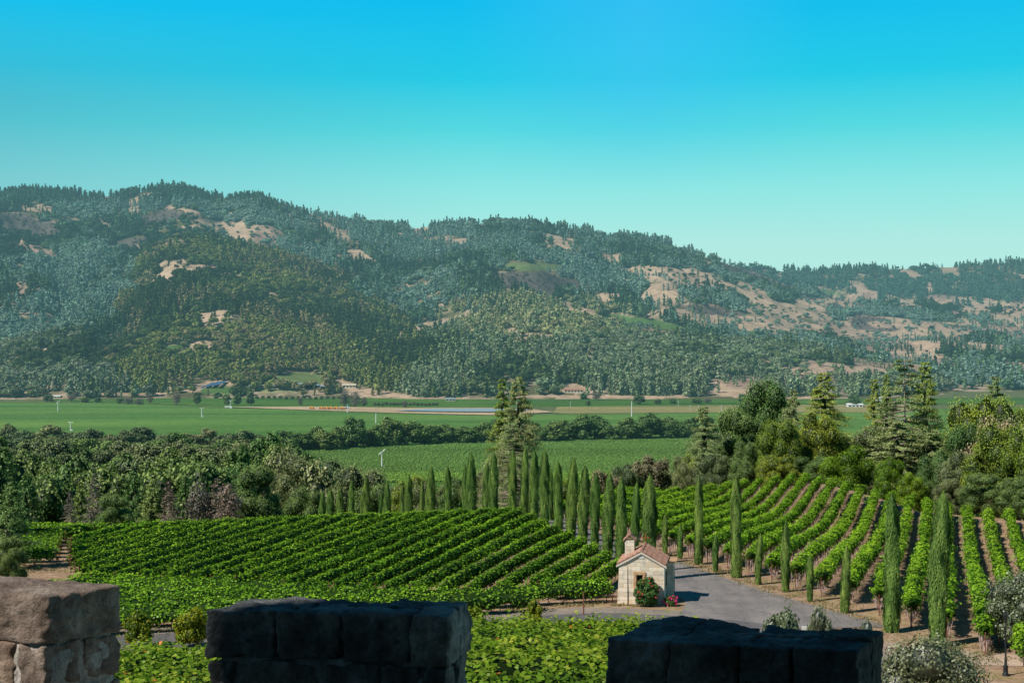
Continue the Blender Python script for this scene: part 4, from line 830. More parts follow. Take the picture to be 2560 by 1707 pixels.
# ------------------------------------------------------------------ chapel
def chapel():
    base = Vector(W(1547, 1509, 120.8)); base.z = g1(base.x, base.y)-.02
    r = empty('chapel', base, math.radians(-10)); tag(r, 'small pale stone chapel with a red tiled roof and bell turret beside the road', 'chapel')
    wd, dp, ev, ap = 3.85, 4.3, 3.36, 4.42
    m, nt = newmat('chapel_stone')
    tc = N(nt, 'ShaderNodeTexCoord').outputs['Object']; s = N(nt, 'ShaderNodeSeparateXYZ'); nt.links.new(tc, s.inputs[0])
    cb = N(nt, 'ShaderNodeCombineXYZ'); nt.links.new(math_(nt, 'ADD', s.outputs[0], math_(nt, 'MULTIPLY', s.outputs[1], .93)), cb.inputs[0]); nt.links.new(s.outputs[2], cb.inputs[1])
    wv = N(nt, 'ShaderNodeVectorMath', operation='ADD'); ns = N(nt, 'ShaderNodeVectorMath', operation='SCALE'); ns.inputs['Scale'].default_value = .12
    nt.links.new(noise_(nt, 2.2, 3, .5, tc, 1), ns.inputs[0]); nt.links.new(cb.outputs[0], wv.inputs[0]); nt.links.new(ns.outputs[0], wv.inputs[1])
    br = N(nt, 'ShaderNodeTexBrick'); nt.links.new(wv.outputs[0], br.inputs['Vector']); br.inputs['Scale'].default_value = 1.0
    br.inputs['Brick Width'].default_value = .75; br.inputs['Row Height'].default_value = .36; br.inputs['Mortar Size'].default_value = .012
    br.inputs['Color1'].default_value = (.74, .67, .57, 1); br.inputs['Color2'].default_value = (.52, .44, .35, 1); br.inputs['Mortar'].default_value = (.5, .44, .36, 1); br.inputs['Bias'].default_value = -.2
    st = ramp(nt, noise_(nt, 1.7, 5, .6, tc), [(.3, (.72, .7, .69)), (.5, (1.12, 1.1, 1.06)), (.74, (1.15, .92, .66))])
    c = mixc(nt, 1.0, br.outputs['Color'], st, 'MULTIPLY'); c = mixc(nt, 1.0, c, ramp(nt, noise_(nt, 12, 4, .6, tc), [(.3, (.86, .86, .86)), (.7, (1.1, 1.1, 1.1))]), 'MULTIPLY')
    sx = N(nt, 'ShaderNodeMapRange'); nt.links.new(s.outputs[2], sx.inputs[0]); sx.inputs[1].default_value = .0; sx.inputs[2].default_value = .7; sx.inputs[3].default_value = .72; sx.inputs[4].default_value = 1.0
    c = mixc(nt, 1.0, c, ramp(nt, math_(nt, 'MULTIPLY', sx.outputs[0], math_(nt, 'ADD', .75, math_(nt, 'MULTIPLY', .5, noise_(nt, 3.5, 4, .6, tc)))), [(.4, (.5, .47, .43)), (.85, (1, 1, 1))]), 'MULTIPLY')
    b = N(nt, 'ShaderNodeBsdfPrincipled'); b.inputs['Roughness'].default_value = .9; nt.links.new(c, b.inputs['Base Color'])
    bp = N(nt, 'ShaderNodeBump'); bp.inputs['Strength'].default_value = .7; bp.inputs['Distance'].default_value = .03; nt.links.new(br.outputs['Fac'], bp.inputs['Height']); bp.invert = True
    nt.links.new(bp.outputs[0], b.inputs['Normal']); finish(m, nt, b.outputs[0], False)
    # walls with a real window opening in the front gable
    wx0, wx1, wz0, wz1 = 1.5, 2.02, 1.25, 2.45
    mb = MB(); v = []; f = []
    def quad(a, b_, c_, d_): mb.add([a, b_, c_, d_], [(0, 1, 2, 3)])
    xm = wd/2
    def top(x): return ev+(ap-ev)*(1-abs(x-xm)/xm)
    quad((0, 0, -.3), (wx0, 0, -.3), (wx0, 0, wz0), (0, 0, wz0)); quad((0, 0, wz0), (wx0, 0, wz0), (wx0, 0, wz1), (0, 0, wz1))
    quad((wx0, 0, -.3), (wx1, 0, -.3), (wx1, 0, wz0), (wx0, 0, wz0)); quad((wx1, 0, -.3), (wd, 0, -.3), (wd, 0, wz0), (wx1, 0, wz0)); quad((wx1, 0, wz0), (wd, 0, wz0), (wd, 0, wz1), (wx1, 0, wz1))
    mb.add([(0, 0, wz1), (wd, 0, wz1), (wd, 0, ev), (xm, 0, ap), (0, 0, ev)], [(0, 1, 2, 3, 4)])
    quad((wx0, 0, wz0), (wx0, .4, wz0), (wx0, .4, wz1), (wx0, 0, wz1)); quad((wx1, 0, wz0), (wx1, 0, wz1), (wx1, .4, wz1), (wx1, .4, wz0))
    quad((wx0, 0, wz1), (wx0, .4, wz1), (wx1, .4, wz1), (wx1, 0, wz1)); quad((wx0, 0, wz0), (wx1, 0, wz0), (wx1, .4, wz0), (wx0, .4, wz0))
    quad((wd, 0, -.3), (wd, dp, -.3), (wd, dp, ev), (wd, 0, ev)); quad((0, 0, -.3), (0, 0, ev), (0, dp, ev), (0, dp, -.3))
    mb.add([(0, dp, -.3), (0, dp, ev), (xm, dp, ap), (wd, dp, ev), (wd, dp, -.3)], [(0, 1, 2, 3, 4)])
    mb.build('wall', m, r)
    MB().box((1.76, .42, 1.85), (.7, .03, 1.4)).build('window_recess', M['dark'], r)
    trim = solid('ochre_trim_stone', (.42, .24, .12), (.56, .38, .22), 4, .9, obj=True)
    fr_ = MB(); fr_.box((wx0-.13, -.03, 1.85), (.24, .1, 1.5)); fr_.box((wx1+.13, -.03, 1.85), (.24, .1, 1.5)); fr_.box((1.76, -.035, 2.62), (1.05, .11, .26)); fr_.box((1.76, -.04, 1.16), (1.05, .12, .16)); fr_.build('window_frame', trim, r, bevel=.02)
    # battered corner pier on the left, pale
    MB().add([(-.12, -.14, -.3), (.75, -.14, -.3), (.75, .3, -.3), (-.12, .3, -.3), (.02, -.05, 3.2), (.75, -.05, 3.2), (.75, .25, 3.2), (.02, .25, 3.2)], [(0, 1, 5, 4), (1, 2, 6, 5), (2, 3, 7, 6), (3, 0, 4, 7), (4, 5, 6, 7), (3, 2, 1, 0)]).build('corner_pier', m, r, bevel=.02)
    MB().box((2.0-.06, -.02, 3.95), (.38, .06, .16)).build('gable_vent', M['steel'], r, bevel=.02)
    side = MB(); side.box((wd+.02, 2.0, 1.9), (.05, .5, 1.2)); side.build('side_window', M['dark'], r)
    # porch bay on the far right corner
    bay = MB(); bay.box((wd+.32, 3.55, 1.45), (.62, 1.3, 3.5)); bay.build('porch_bay', m, r, bevel=.02)
    MB().box((wd+.4, 3.55, 3.3), (1.0, 1.7, .12)).build('porch_roof', trim, r, bevel=.02)
    arch = MB(); n = 10
    pts = [(-.35, .2), (.35, .2)]+[(.35*math.cos(math.pi*k/n), 1.9+.35*math.sin(math.pi*k/n)) for k in range(n+1)]
    arch.add([(wd+.635, 3.55+a, z) for a, z in pts], [tuple(range(len(pts)))]); arch.build('porch_arch', M['dark'], r)
    # cornice along the gable
    co = MB()
    for sx in (-1, 1):
        x0, x1 = xm+sx*(xm+.2), xm; z0, z1 = ev-.1, ap+.02
        p = [(x0, -.16, z0), (x0, .06, z0), (x1, .06, z1), (x1, -.16, z1)]; q = [(a, b_, c_-.16) for a, b_, c_ in p]
        co.add(p+q, [(0, 1, 2, 3), (7, 6, 5, 4), (0, 4, 5, 1), (1, 5, 6, 2), (2, 6, 7, 3), (3, 7, 4, 0)])
    co.build('gable_cornice', solid('pale_cornice', (.55, .48, .4), (.66, .6, .52), 5, .9, obj=True), r)
    # roof: real barrel tiles
    tile = solid('terracotta_tile', (.27, .13, .09), (.52, .31, .23), 3.2, .85, obj=True)
    def roof(x0, x1, y0, y1, ez, az_, par, name, rows=5, tw=.2, slabs=True):
        xm_ = (x0+x1)/2; mb = MB()
        for sx in (-1, 1):
            xe = xm_+sx*(x1-x0)/2; L = math.hypot(xe-xm_, az_-ez); nrow = rows; ny = int((y1-y0)/tw)
            for rI in range(nrow):
                for k in range(ny):
                    yc = y0+(k+.5)*(y1-y0)/ny; t0 = rI/nrow; t1 = (rI+1.12)/nrow
                    t1 = min(t1, 1.0)+(.0)
                    def pt(t, a, lift):
                        return (lerp(xe, xm_, t)+sx*.0, yc+math.cos(a)*tw*.46, lerp(ez, az_, t)+math.sin(a)*tw*.42+lift+random.uniform(-.006, .006))
                    A_ = [pt(t0, math.pi*q/4, .05) for q in range(5)]; B_ = [pt(t1, math.pi*q/4, .02) for q in range(5)]
                    mb.add(A_+B_, [(q, q+1, q+6, q+5) for q in range(4)]+[(4, 3, 2, 1, 0)])
            mb.add([(xe, y0, ez), (xe, y1, ez), (xm_, y1, az_), (xm_, y0, az_), (xe, y0, ez-.05), (xe, y1, ez-.05), (xm_, y1, az_-.05), (xm_, y0, az_-.05)], [(0, 1, 2, 3), (7, 6, 5, 4), (0, 4, 5, 1), (0, 3, 7, 4), (1, 5, 6, 2)])
        nr2 = int((y1-y0)/.35)
        for k in range(nr2):
            yy = y0+k*(y1-y0)/nr2; mb.cyl((xm_, yy, az_+.05), (xm_, yy+.4, az_+.03), .12, .09, 8)
        return mb.build(name, tile, par)
    roof(-.16, wd+.16, -.14, dp+.15, ev, ap+.1, r, 'roof')
    # bell turret
    tx, ty = .75, 2.3
    tw_ = MB()
    tw_.box((tx, ty, 3.1), (.82, .85, 4.0)); tu = tw_.build('bell_turret', m, r, bevel=.02)
    arch2 = MB(); arch2.add([(tx+.415, ty+a*.6, z+2.75) for a, z in pts], [tuple(range(len(pts)))]); arch2.build('bell_opening', M['dark'], tu)
    roof(tx-.55, tx+.55, ty-.52, ty+.52, 5.08, 5.62, tu, 'turret_roof', rows=2)
    # iron cross
    cr = MB(); cy = dp-.1; cr.cyl((xm, cy, ap+.1), (xm, cy, ap+.92), .03, .03, 6); cr.cyl((xm-.27, cy, ap+.62), (xm+.27, cy, ap+.62), .03, .03, 6)
    for a, b_ in ((xm-.29, ap+.62), (xm+.29, ap+.62), (xm, ap+.95)): cr.box((a, cy, b_), (.1, .05, .1))
    cr.build('cross', M['rust'], r)
    return r
chapel()
def bush(name, px, py, D, w, h, mat, n, ls, label, catg, flowers=None, nf=0, spiky=.3, seed=1, form='oak', fs=.12):
    x, y, _ = W(px, py, D); z = g1(x, y); r = empty(name, (x, y, z)); tag(r, label, catg)
    parts, cs = lumpy(seed, n, ls, nl=16, form=form, spiky=spiky); V, Fc, R = cat(parts); V = V*np.array([w, w*.8, h])
    mesh_np('foliage', V, Fc, mat, R, r); g = np.random.default_rng(seed)
    b = MB()
    for k in range(5): b.cyl((g.uniform(-.1, .1)*w, g.uniform(-.1, .1)*w, -.05), (g.uniform(-.25, .25)*w, g.uniform(-.2, .2)*w, h*.5), .03, .012, 5)
    b.build('stem', M['bark'], r)
    if flowers:
        Cn = V[g.integers(0, len(V), nf*6)]; Cn = Cn[(Cn[:, 2] > h*.3) & (Cn[:, 1] < w*.15)][:nf]; ctr_ = Cn.mean(0)
        for c in Cn:
            dd = (c-ctr_); dd[2] *= .6; dd = dd/(np.linalg.norm(dd)+1e-6); c = c+dd*.1
            L = leaves(np.tile(c, (14, 1))+g.normal(0, fs*.3, (14, 3)), g.normal(0, 1, (14, 3))+dd, fs, .9, None, 1, g)
            mesh_np('rose_flower', L[0], L[1], flowers, None, r)
    return r
bush('rose_bush', 1617, 1508, 119.4, 2.25, 2.3, M['rose'], 4200, .09, 'tall rose bush with red blooms against the chapel front', 'rose bush', M['petal'], 34, 1.1, 3)
bush('rose_bush', 1678, 1506, 119.6, 1.25, .85, M['rose'], 1700, .1, 'low rose bush with bright pink blooms at the chapel corner', 'rose bush', M['pink'], 16, .4, 4, fs=.16)
bush('olive_bush', 1955, 1560, 82, 2.8, 6.3, M['olive'], 4200, .055, 'wispy silver olive behind the right merlon, left of the white sign', 'olive', spiky=.9, seed=5)
bush('olive_bush', 2052, 1560, 83, 2.0, 6.0, M['olive'], 3000, .055, 'small silver olive just right of the white sign', 'olive', spiky=.8, seed=6)
bush('olive_bush', 2165, 1580, 80, 1.8, 5.4, M['olive'], 800, .05, 'thin sparse olive sprigs in front of the stubby cypress', 'olive', spiky=1.2, seed=7)
bush('olive_bush', 2325, 1707, 62, 5.6, 5.4, M['olive'], 16000, .026, 'broad silver olive at the bottom right beside the merlon', 'olive', spiky=1.6, seed=8)
bush('olive_bush', 2525, 1707, 60, 3.0, 3.5, M['olive'], 4000, .04, 'low olive in the bottom right corner', 'olive', spiky=.8, seed=9)
bush('olive_tree', 2555, 1600, 104, 5.6, 5.3, M['olive'], 14000, .03, 'large silver olive tree by the lamp post at the right edge', 'olive', spiky=.9, seed=10)
bush('young_shrub', 1335, 1530, 106.5, 1.5, 2.9, M['vineyellow'], 1800, .08, 'upright yellow green shrub before the vines near the road', 'shrub', spiky=1.0, seed=11)
bush('young_shrub', 1180, 1530, 104.5, 2.0, 3.0, M['vineyellow'], 2000, .08, 'yellow green shrub at the right of the middle merlon', 'shrub', spiky=1.0, seed=12)
bush('young_shrub', 478, 1590, 103.5, 2.6, 2.9, M['vineyellow'], 2600, .07, 'yellow green shrub at the left of the middle merlon', 'shrub', spiky=1.0, seed=13)
bush('young_shrub', 345, 1590, 103.5, 2.2, 2.6, M['vineyellow'], 2000, .07, 'small yellow green shrub right of the sunlit merlon', 'shrub', spiky=1.0, seed=14)
# ------------------------------------------------------------------ street things
def lamp_post():
    x, y, _ = W(2514, 1690, 95.2); z = g1(x, y); r = empty('street_lamp', (x, y, z)); tag(r, 'ornate black iron lamp post at the lower right', 'lamp post')
    MB().lathe((0, 0, 0), [(.22, -.1), (.22, .12), (.17, .2), (.15, .55), (.19, .6), (.1, .75), (.07, 1.0), (.1, 1.05), (.06, 1.12), (.05, 3.2), (.08, 3.25), (.045, 3.3), (.04, 3.6)], 12).build('pole', M['iron'], r, True)
    l = MB().lathe((0, 0, 3.6), [(.08, 0), (.16, .42), (.2, .44), (.04, .62), (.02, .7)], 6).build('lantern', M['iron'], r)
    MB().lathe((0, 0, 3.63), [(.085, 0), (.15, .36)], 6).build('glass', M['white'], l)
lamp_post()
def post_red(px, py, D, h, lab):
    x, y, _ = W(px, py, D); b = MB().cyl((0, 0, -.1), (0, 0, h), .06, .05, 8); b.box((0, 0, h), (.15, .15, .05)); o = b.build('marker_post', M['post']); o.location = (x, y, g1(x, y)); tag(o, lab, 'post')
post_red(1459, 1527, 115.5, 1.9, 'thin rusty post at the vine edge left of the chapel')
post_red(2497, 1614, 104.5, 2.1, 'thick reddish brown post under the olive tree')
x, y, _ = W(2015, 1560, 84.5); r = empty('white_sign', (x, y, g1(x, y))); tag(r, 'small plain white board standing behind the right merlon', 'sign')
MB().box((0, 0, 4.6), (.5, .05, .8)).build('board', M['white'], r, bevel=.01); MB().cyl((0, .06, 0), (0, .06, 4.9), .05, .05, 8).build('pole', M['steel'], r)
def car():
    D = 181; x = (1279-CX)/F*D; r = empty('parked_car', (x, D, g1(x, D)), math.radians(35)); tag(r, 'pale blue car parked beyond the left vine rows by the avenue', 'car')
    prof_ = [(-2.2, .35), (-2.2, .8), (-1.9, .95), (-1.3, 1.0), (-.8, 1.5), (.7, 1.52), (1.5, 1.02), (2.1, .92), (2.2, .6), (2.15, .35)]
    v = [(a, s*(.85 if z < 1.1 else .68), z) for s in (-1, 1) for a, z in prof_]; n = len(prof_)
    MB().add(v, [tuple(range(n)), tuple(range(2*n-1, n-1, -1))]+[(i, i+n, (i+1) % n+n, (i+1) % n) for i in range(n)]).build('body', M['car'], r, bevel=.04)
    for s in (-1, 1): MB().add([(-1.1, s*.79, 1.06), (1.2, s*.79, 1.06), (.65, s*.705, 1.44), (-.72, s*.705, 1.44)], [(0, 1, 2, 3)]).build('side_window', M['glass'], r)
    for a in (-1.35, 1.35):
        for s in (-1, 1):
            w_ = MB().cyl((a, s*.72, .33), (a, s*.9, .33), .33, .33, 16).build('wheel', M['rubber'], r); MB().cyl((a, s*.89, .33), (a, s*.915, .33), .2, .18, 12).build('rim', M['steel'], w_)
car()
# dry grass and fallen straw near the road
def straw():
    g = np.random.default_rng(9); A = []
    for (x0, y0, x1, y1, n, wv) in [(-45, 103.5, 8.5, 121, 5000, 1.3), (8.5, 119.5, 15, 119.3, 900, .4), (15.5, 154, 33, 100, 5000, 2.5), (-60, 137, -38, 137, 1500, 4), (40, 98, 30, 104, 1500, 3)]:
        t = g.uniform(0, 1, n); A.append(np.stack([x0+(x1-x0)*t+g.normal(0, wv*.5, n), y0+(y1-y0)*t+g.normal(0, wv*.5, n)], 1))
    P = np.concatenate(A); cl = fbm(P[:, 0]*.8, P[:, 1]*.8, 4) > .45; P = P[cl]
    z = ground(P[:, 0], P[:, 1])+.06
    Nn = np.stack([g.normal(0, 1, len(P)), g.normal(0, 1, len(P)), np.full(len(P), .3)], 1)
    L = leaves(np.stack([P[:, 0], P[:, 1], z], 1), Nn, .26, .3, None, .5, g, up=(0, 0, 1))
    m = leafmat('dry_grass_blade', [(0, (.16, .15, .05)), (.5, (.36, .29, .13)), (1, (.5, .42, .22))], .3)
    tag(mesh_np('dry_grass', L[0], L[1], m, L[2]), 'dry straw coloured grass tufts along the road edges', kind='stuff')
straw()
# ------------------------------------------------------------------ wind machines and utility poles
def wind_machine(dx, base, top, lab, rot, blade=True, tilt=0):
    D = 80*F/(base*K-HOR); x = (dx*K-CX)/F*D; h = (base-top)*K/F*D; r = empty('wind_machine', (x, D, -80), rot); tag(r, lab, 'wind machine', 'white wind machines in the valley fields')
    MB().cyl((0, 0, 0), (0, 0, h), .42, .3, 8).build('tower', M['white'], r)
    if blade:
        b = MB(); L = 2.1
        for s in (-1, 1): b.add([(0, -.25, h+.02), (s*L, -.2, h+.1+s*tilt), (s*L, .1, h+.3+s*tilt), (0, .1, h+.26)], [(0, 1, 2, 3), (3, 2, 1, 0)])
        b.box((0, 0, h+.1), (.9, .6, .5)); b.build('fan_blade', M['white'], r)
    MB().box((1.0, 0, .8), (1.6, 1.1, 1.5)).build('engine_box', M['steel'], r)
WM = [(133, 945, 923, 'wind machine at the far left of the broad field', .9, True, 1.2), (162, 990, 970, 'wind machine rising just above the left wood', 0, True, 0), (463.5, 958.5, 938, 'wind machine standing alone in the middle of the broad field', .3, True, 0), (529, 938, 920, 'wind machine by the small white shed at the back of the broad field', 0, True, 0), (798, 948, 930, 'wind machine beside the long white trailer', 1.5, True, 0), (863.5, 972, 950, 'slim wind machine just above the oak belt', 1.57, True, 0), (1451, 957, 922, 'tall slim wind machine right of the reservoir', 1.57, True, 0), (877, 1077, 1038, 'nearest and tallest wind machine in the middle field, blades tilted', .5, True, 1.6)]
for a in WM: wind_machine(*a)
for i, (dx, base, top) in enumerate([(1585, 945, 930), (1605, 946, 932), (1657, 945, 930), (1712, 946, 933), (1310, 935, 922), (670, 917, 908), (1558, 935, 920)]):
    D = 80*F/(base*K-HOR); h = (base-top)*K/F*D; o = MB().cyl((0, 0, 0), (0, 0, h), .22, .16, 6).box((0, 0, h-.6), (1.6, .15, .15)).build('utility_pole', M['steel']); o.location = ((dx*K-CX)/F*D, D, -80); tag(o, '%s utility pole from the left near the foot of the hills' % ordw([2, 3, 4, 5, 1, 0, 6][i]) if False else 'thin pale utility pole near the foot of the hills', 'utility pole', 'utility poles at the foot of the hills')
# ------------------------------------------------------------------ far buildings
def house(dx, dy, wpx, hpx, name, lab, wall, roofm, depth=8, rows=1, roofh=.35, rz=0, z=None, wings=(), catg='house'):
    if z is None: x, y, zg = on_hill(dx, dy)
    else: zg = z; y = -z*F/(dy*K-HOR); x = (dx*K-CX)/F*y
    s = K/F*y; w = wpx*s; h = hpx*s; eh = h*(1-roofh); r = empty(name, (x, y, zg), rz); tag(r, lab, catg)
    MB().box((0, depth/2, eh/2-.6), (w, depth, eh+1.2)).build('wall', wall, r)
    rf = MB(); v = [(-w/2-.6, -.6, eh), (w/2+.6, -.6, eh), (w/2+.6, depth+.6, eh), (-w/2-.6, depth+.6, eh), (-w/2-.6, depth/2, h), (w/2+.6, depth/2, h)]
    rf.add(v, [(0, 1, 5, 4), (2, 3, 4, 5), (0, 4, 3), (1, 2, 5), (3, 2, 1, 0)]); rf.build('roof', roofm, r)
    nw = max(int(w/3.5), 1)
    for k in range(nw):
        MB().box((-w/2+(k+.5)*w/nw, -.04, eh*.55), (w/nw*.5, .1, eh*.35)).build('window', M['glass'], r)
    return r
house(690, 893, 40, 13, 'farmhouse', 'two storey dark farmhouse with blue grey roof below the hillside vineyard', M['darkwall'], M['bluegrey'])
house(664, 893, 26, 9, 'farmhouse_wing', 'lower left wing of the dark farmhouse with pale window band', M['cream'], M['bluegrey'])
house(722, 893, 20, 9, 'farmhouse_wing', 'lower right wing of the dark farmhouse', M['darkwall'], M['bluegrey'])
house(628, 893, 26, 9, 'barn', 'small dark barn left of the farmhouse', M['darkwall'], M['bluegrey'], catg='barn')
house(600, 892, 22, 7, 'barn', 'cream low barn between the dark barn and the water tower', M['cream'], M['cream'], catg='barn')
house(578, 893, 12, 9, 'shed', 'small blue roofed shed at the left of the farm buildings', M['darkwall'], M['bluegrey'], catg='shed')
house(744, 893, 20, 8, 'barn', 'small dark barn right of the farmhouse', M['darkwall'], M['bluegrey'], catg='barn')
house(120, 914, 34, 6, 'shed', 'long white roofed shed at the far left foot of the hills', M['cream'], M['white'], catg='shed')
house(802, 893, 30, 10, 'house', 'cream stone house on bare soil right of the farm', M['cream'], M['cream'])
house(1035, 921, 22, 7, 'shed', 'small pale shed left of the tall firs at the hill foot', M['cream'], M['bluegrey'], z=-80, catg='shed')
house(1318, 904, 44, 10, 'house', 'wide house with a red tiled roof among trees at the hill foot', M['cream'], M['redroof'])
house(2022, 617, 16, 9, 'house', 'white house on the skyline ridge at the right', M['white'], M['white'])
house(1965, 936, 34, 10, 'house', 'low white building seen in the gap of the grove', M['white'], M['white'], z=-80)
house(791, 941, 22, 7, 'trailer', 'long white trailer standing by the reservoir bank', M['white'], M['white'], z=-80, depth=3, roofh=.1, catg='trailer')
house(524, 937, 14, 4, 'shed', 'tiny white shed at the back edge of the broad field', M['white'], M['white'], z=-80, depth=3, catg='shed')
x, y, z = on_hill(595, 893); r = empty('water_tower', (x, y, z)); tag(r, 'small round topped windmill tower between the farm sheds', 'tower')
s = K/F*y; MB().cyl((0, 0, 0), (0, 0, 9*s), .6, .4, 8).build('tower', M['cream'], r); MB().cyl((0, -.3, 11.5*s), (0, .3, 11.5*s), 3.2*s, 3.2*s, 16).build('wheel', M['white'], r)
x, y, z = on_hill(480, 893); r = empty('solar_array', (x, y, z)); tag(r, 'blue solar panel array on bare soil left of the farm', 'solar panels')
s = K/F*y
for k in range(4):
    MB().add([(-26*s+k*13*s, 0-2, 1+k*2.2*s), (-14*s+k*13*s, 0-2, 1+k*2.2*s), (-6*s+k*13*s, 30, 1+(k*2.2+8)*s), (-18*s+k*13*s, 30, 1+(k*2.2+8)*s)], [(0, 1, 2, 3)]).build('panel', M['solar'], r)
for i, dx in enumerate([718, 740, 752, 763, 775, 788]):     # orange machinery parked along the bank
    D = 80*F/(941.0*K-HOR); s = K/F*D; r = empty('orange_tractor', ((dx*K-CX)/F*D, D-4, -79)); tag(r, 'small orange farm vehicle parked along the field edge', 'tractor', 'orange farm vehicles along the field edge')
    b = MB().box((0, 0, 1.3), (5.0, 2, 1.2)); b.box((-.8, 0, 2.4), (1.8, 1.8, 1.2)); b.build('body', M['orange'], r)
    for a in (-1.6, 1.5): MB().cyl((a, -1.1, .7), (a, 1.1, .7), .7, .7, 10).build('wheel', M['rubber'], r)
# ------------------------------------------------------------------ castle battlements
def stonemat(name, lo, mid, hi):
    m, nt = newmat(name); tc = N(nt, 'ShaderNodeTexCoord').outputs['Object']
    c = ramp(nt, noise_(nt, 3.2, 7, .65, tc), [(.28, lo), (.5, mid), (.72, hi)])
    c = mixc(nt, 1.0, c, ramp(nt, noise_(nt, 22, 6, .7, tc), [(.3, (.6, .58, .56)), (.7, (1.3, 1.3, 1.3))]), 'MULTIPLY')
    a = N(nt, 'ShaderNodeAttribute', attribute_name='rnd'); c = mixc(nt, 1.0, c, ramp(nt, a.outputs['Fac'], [(0, (.75, .75, .78)), (1, (1.2, 1.12, 1.05))]), 'MULTIPLY')
    b = N(nt, 'ShaderNodeBsdfPrincipled'); b.inputs['Roughness'].default_value = .92; b.inputs['Specular IOR Level'].default_value = .15; nt.links.new(c, b.inputs['Base Color'])
    bp = N(nt, 'ShaderNodeBump'); bp.inputs['Strength'].default_value = 1.0; bp.inputs['Distance'].default_value = .03
    nt.links.new(noise_(nt, 38, 7, .7, tc), bp.inputs['Height']); nt.links.new(bp.outputs[0], b.inputs['Normal'])
    return finish(m, nt, b.outputs[0], False)
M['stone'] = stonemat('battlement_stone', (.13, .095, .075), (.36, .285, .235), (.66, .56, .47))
M['shadestone'] = stonemat('shade_toned_battlement_stone', (.04, .044, .046), (.15, .165, .17), (.42, .44, .45))  # same stone with shade put into its colour, for the two shaded merlons
M['shademortar'] = solid('shade_toned_mortar', (.12, .13, .14), (.26, .28, .3), 14, .95, bump=.6, obj=True)  # mortar copy darkened likewise, its colour carries the shade
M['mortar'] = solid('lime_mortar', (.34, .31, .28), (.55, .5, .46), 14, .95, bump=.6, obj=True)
def stone_block(corners, z0, z1, seed, amp=.018, n=18, rnd=.5, pinch=.35):
    """rounded, weathered block on a bottom quad 'corners' (4 xy, counter-clockwise from near-left)"""
    V = []; Fc = []; idx = {}
    c = [Vector((p[0], p[1])) for p in corners]
    def P(u, v, w):
        U = math.copysign(1-(1-abs(u))**1.0, u); 
        e = 26.0; l = (abs(u)**e+abs(v)**e+abs(w)**e)**(1/e); u2, v2, w2 = u/l, v/l, w/l
        a = (u2+1)/2; b = (v2+1)/2
        xy = (c[0]*(1-a)+c[1]*a)*(1-b)+(c[3]*(1-a)+c[2]*a)*b; z = z0+(z1-z0)*(w2+1)/2
        p = Vector((xy.x, xy.y, z)); cen = Vector((sum(q.x for q in c)/4, sum(q.y for q in c)/4, (z0+z1)/2)); d = (p-cen); d.normalize()
        k = mnoise.fractal(p*5+Vector((seed, 0, 0)), 1.0, 2.0, 5)*amp*1.3+mnoise.fractal(p*22+Vector((0, seed, 0)), .8, 2.0, 3)*amp*.6
        return p+d*k
    for ax in range(3):
        for sgn in (-1, 1):
            for i in range(n+1):
                for j in range(n+1):
                    s, t = -1+2*i/n, -1+2*j/n; q = [0, 0, 0]; q[ax] = sgn; q[(ax+1) % 3] = s; q[(ax+2) % 3] = t; key = tuple(round(w_, 5) for w_ in q)
                    if key not in idx: idx[key] = len(V); V.append(P(*q))
            for i in range(n):
                for j in range(n):
                    def K_(i_, j_):
                        q = [0, 0, 0]; q[ax] = sgn; q[(ax+1) % 3] = -1+2*i_/n; q[(ax+2) % 3] = -1+2*j_/n; return idx[tuple(round(w_, 5) for w_ in q)]
                    f = [K_(i, j), K_(i+1, j), K_(i+1, j+1), K_(i, j+1)]; Fc.append(f if sgn > 0 else f[::-1])
    return np.array([tuple(p) for p in V]), np.array(Fc), np.full(len(V), rnd)
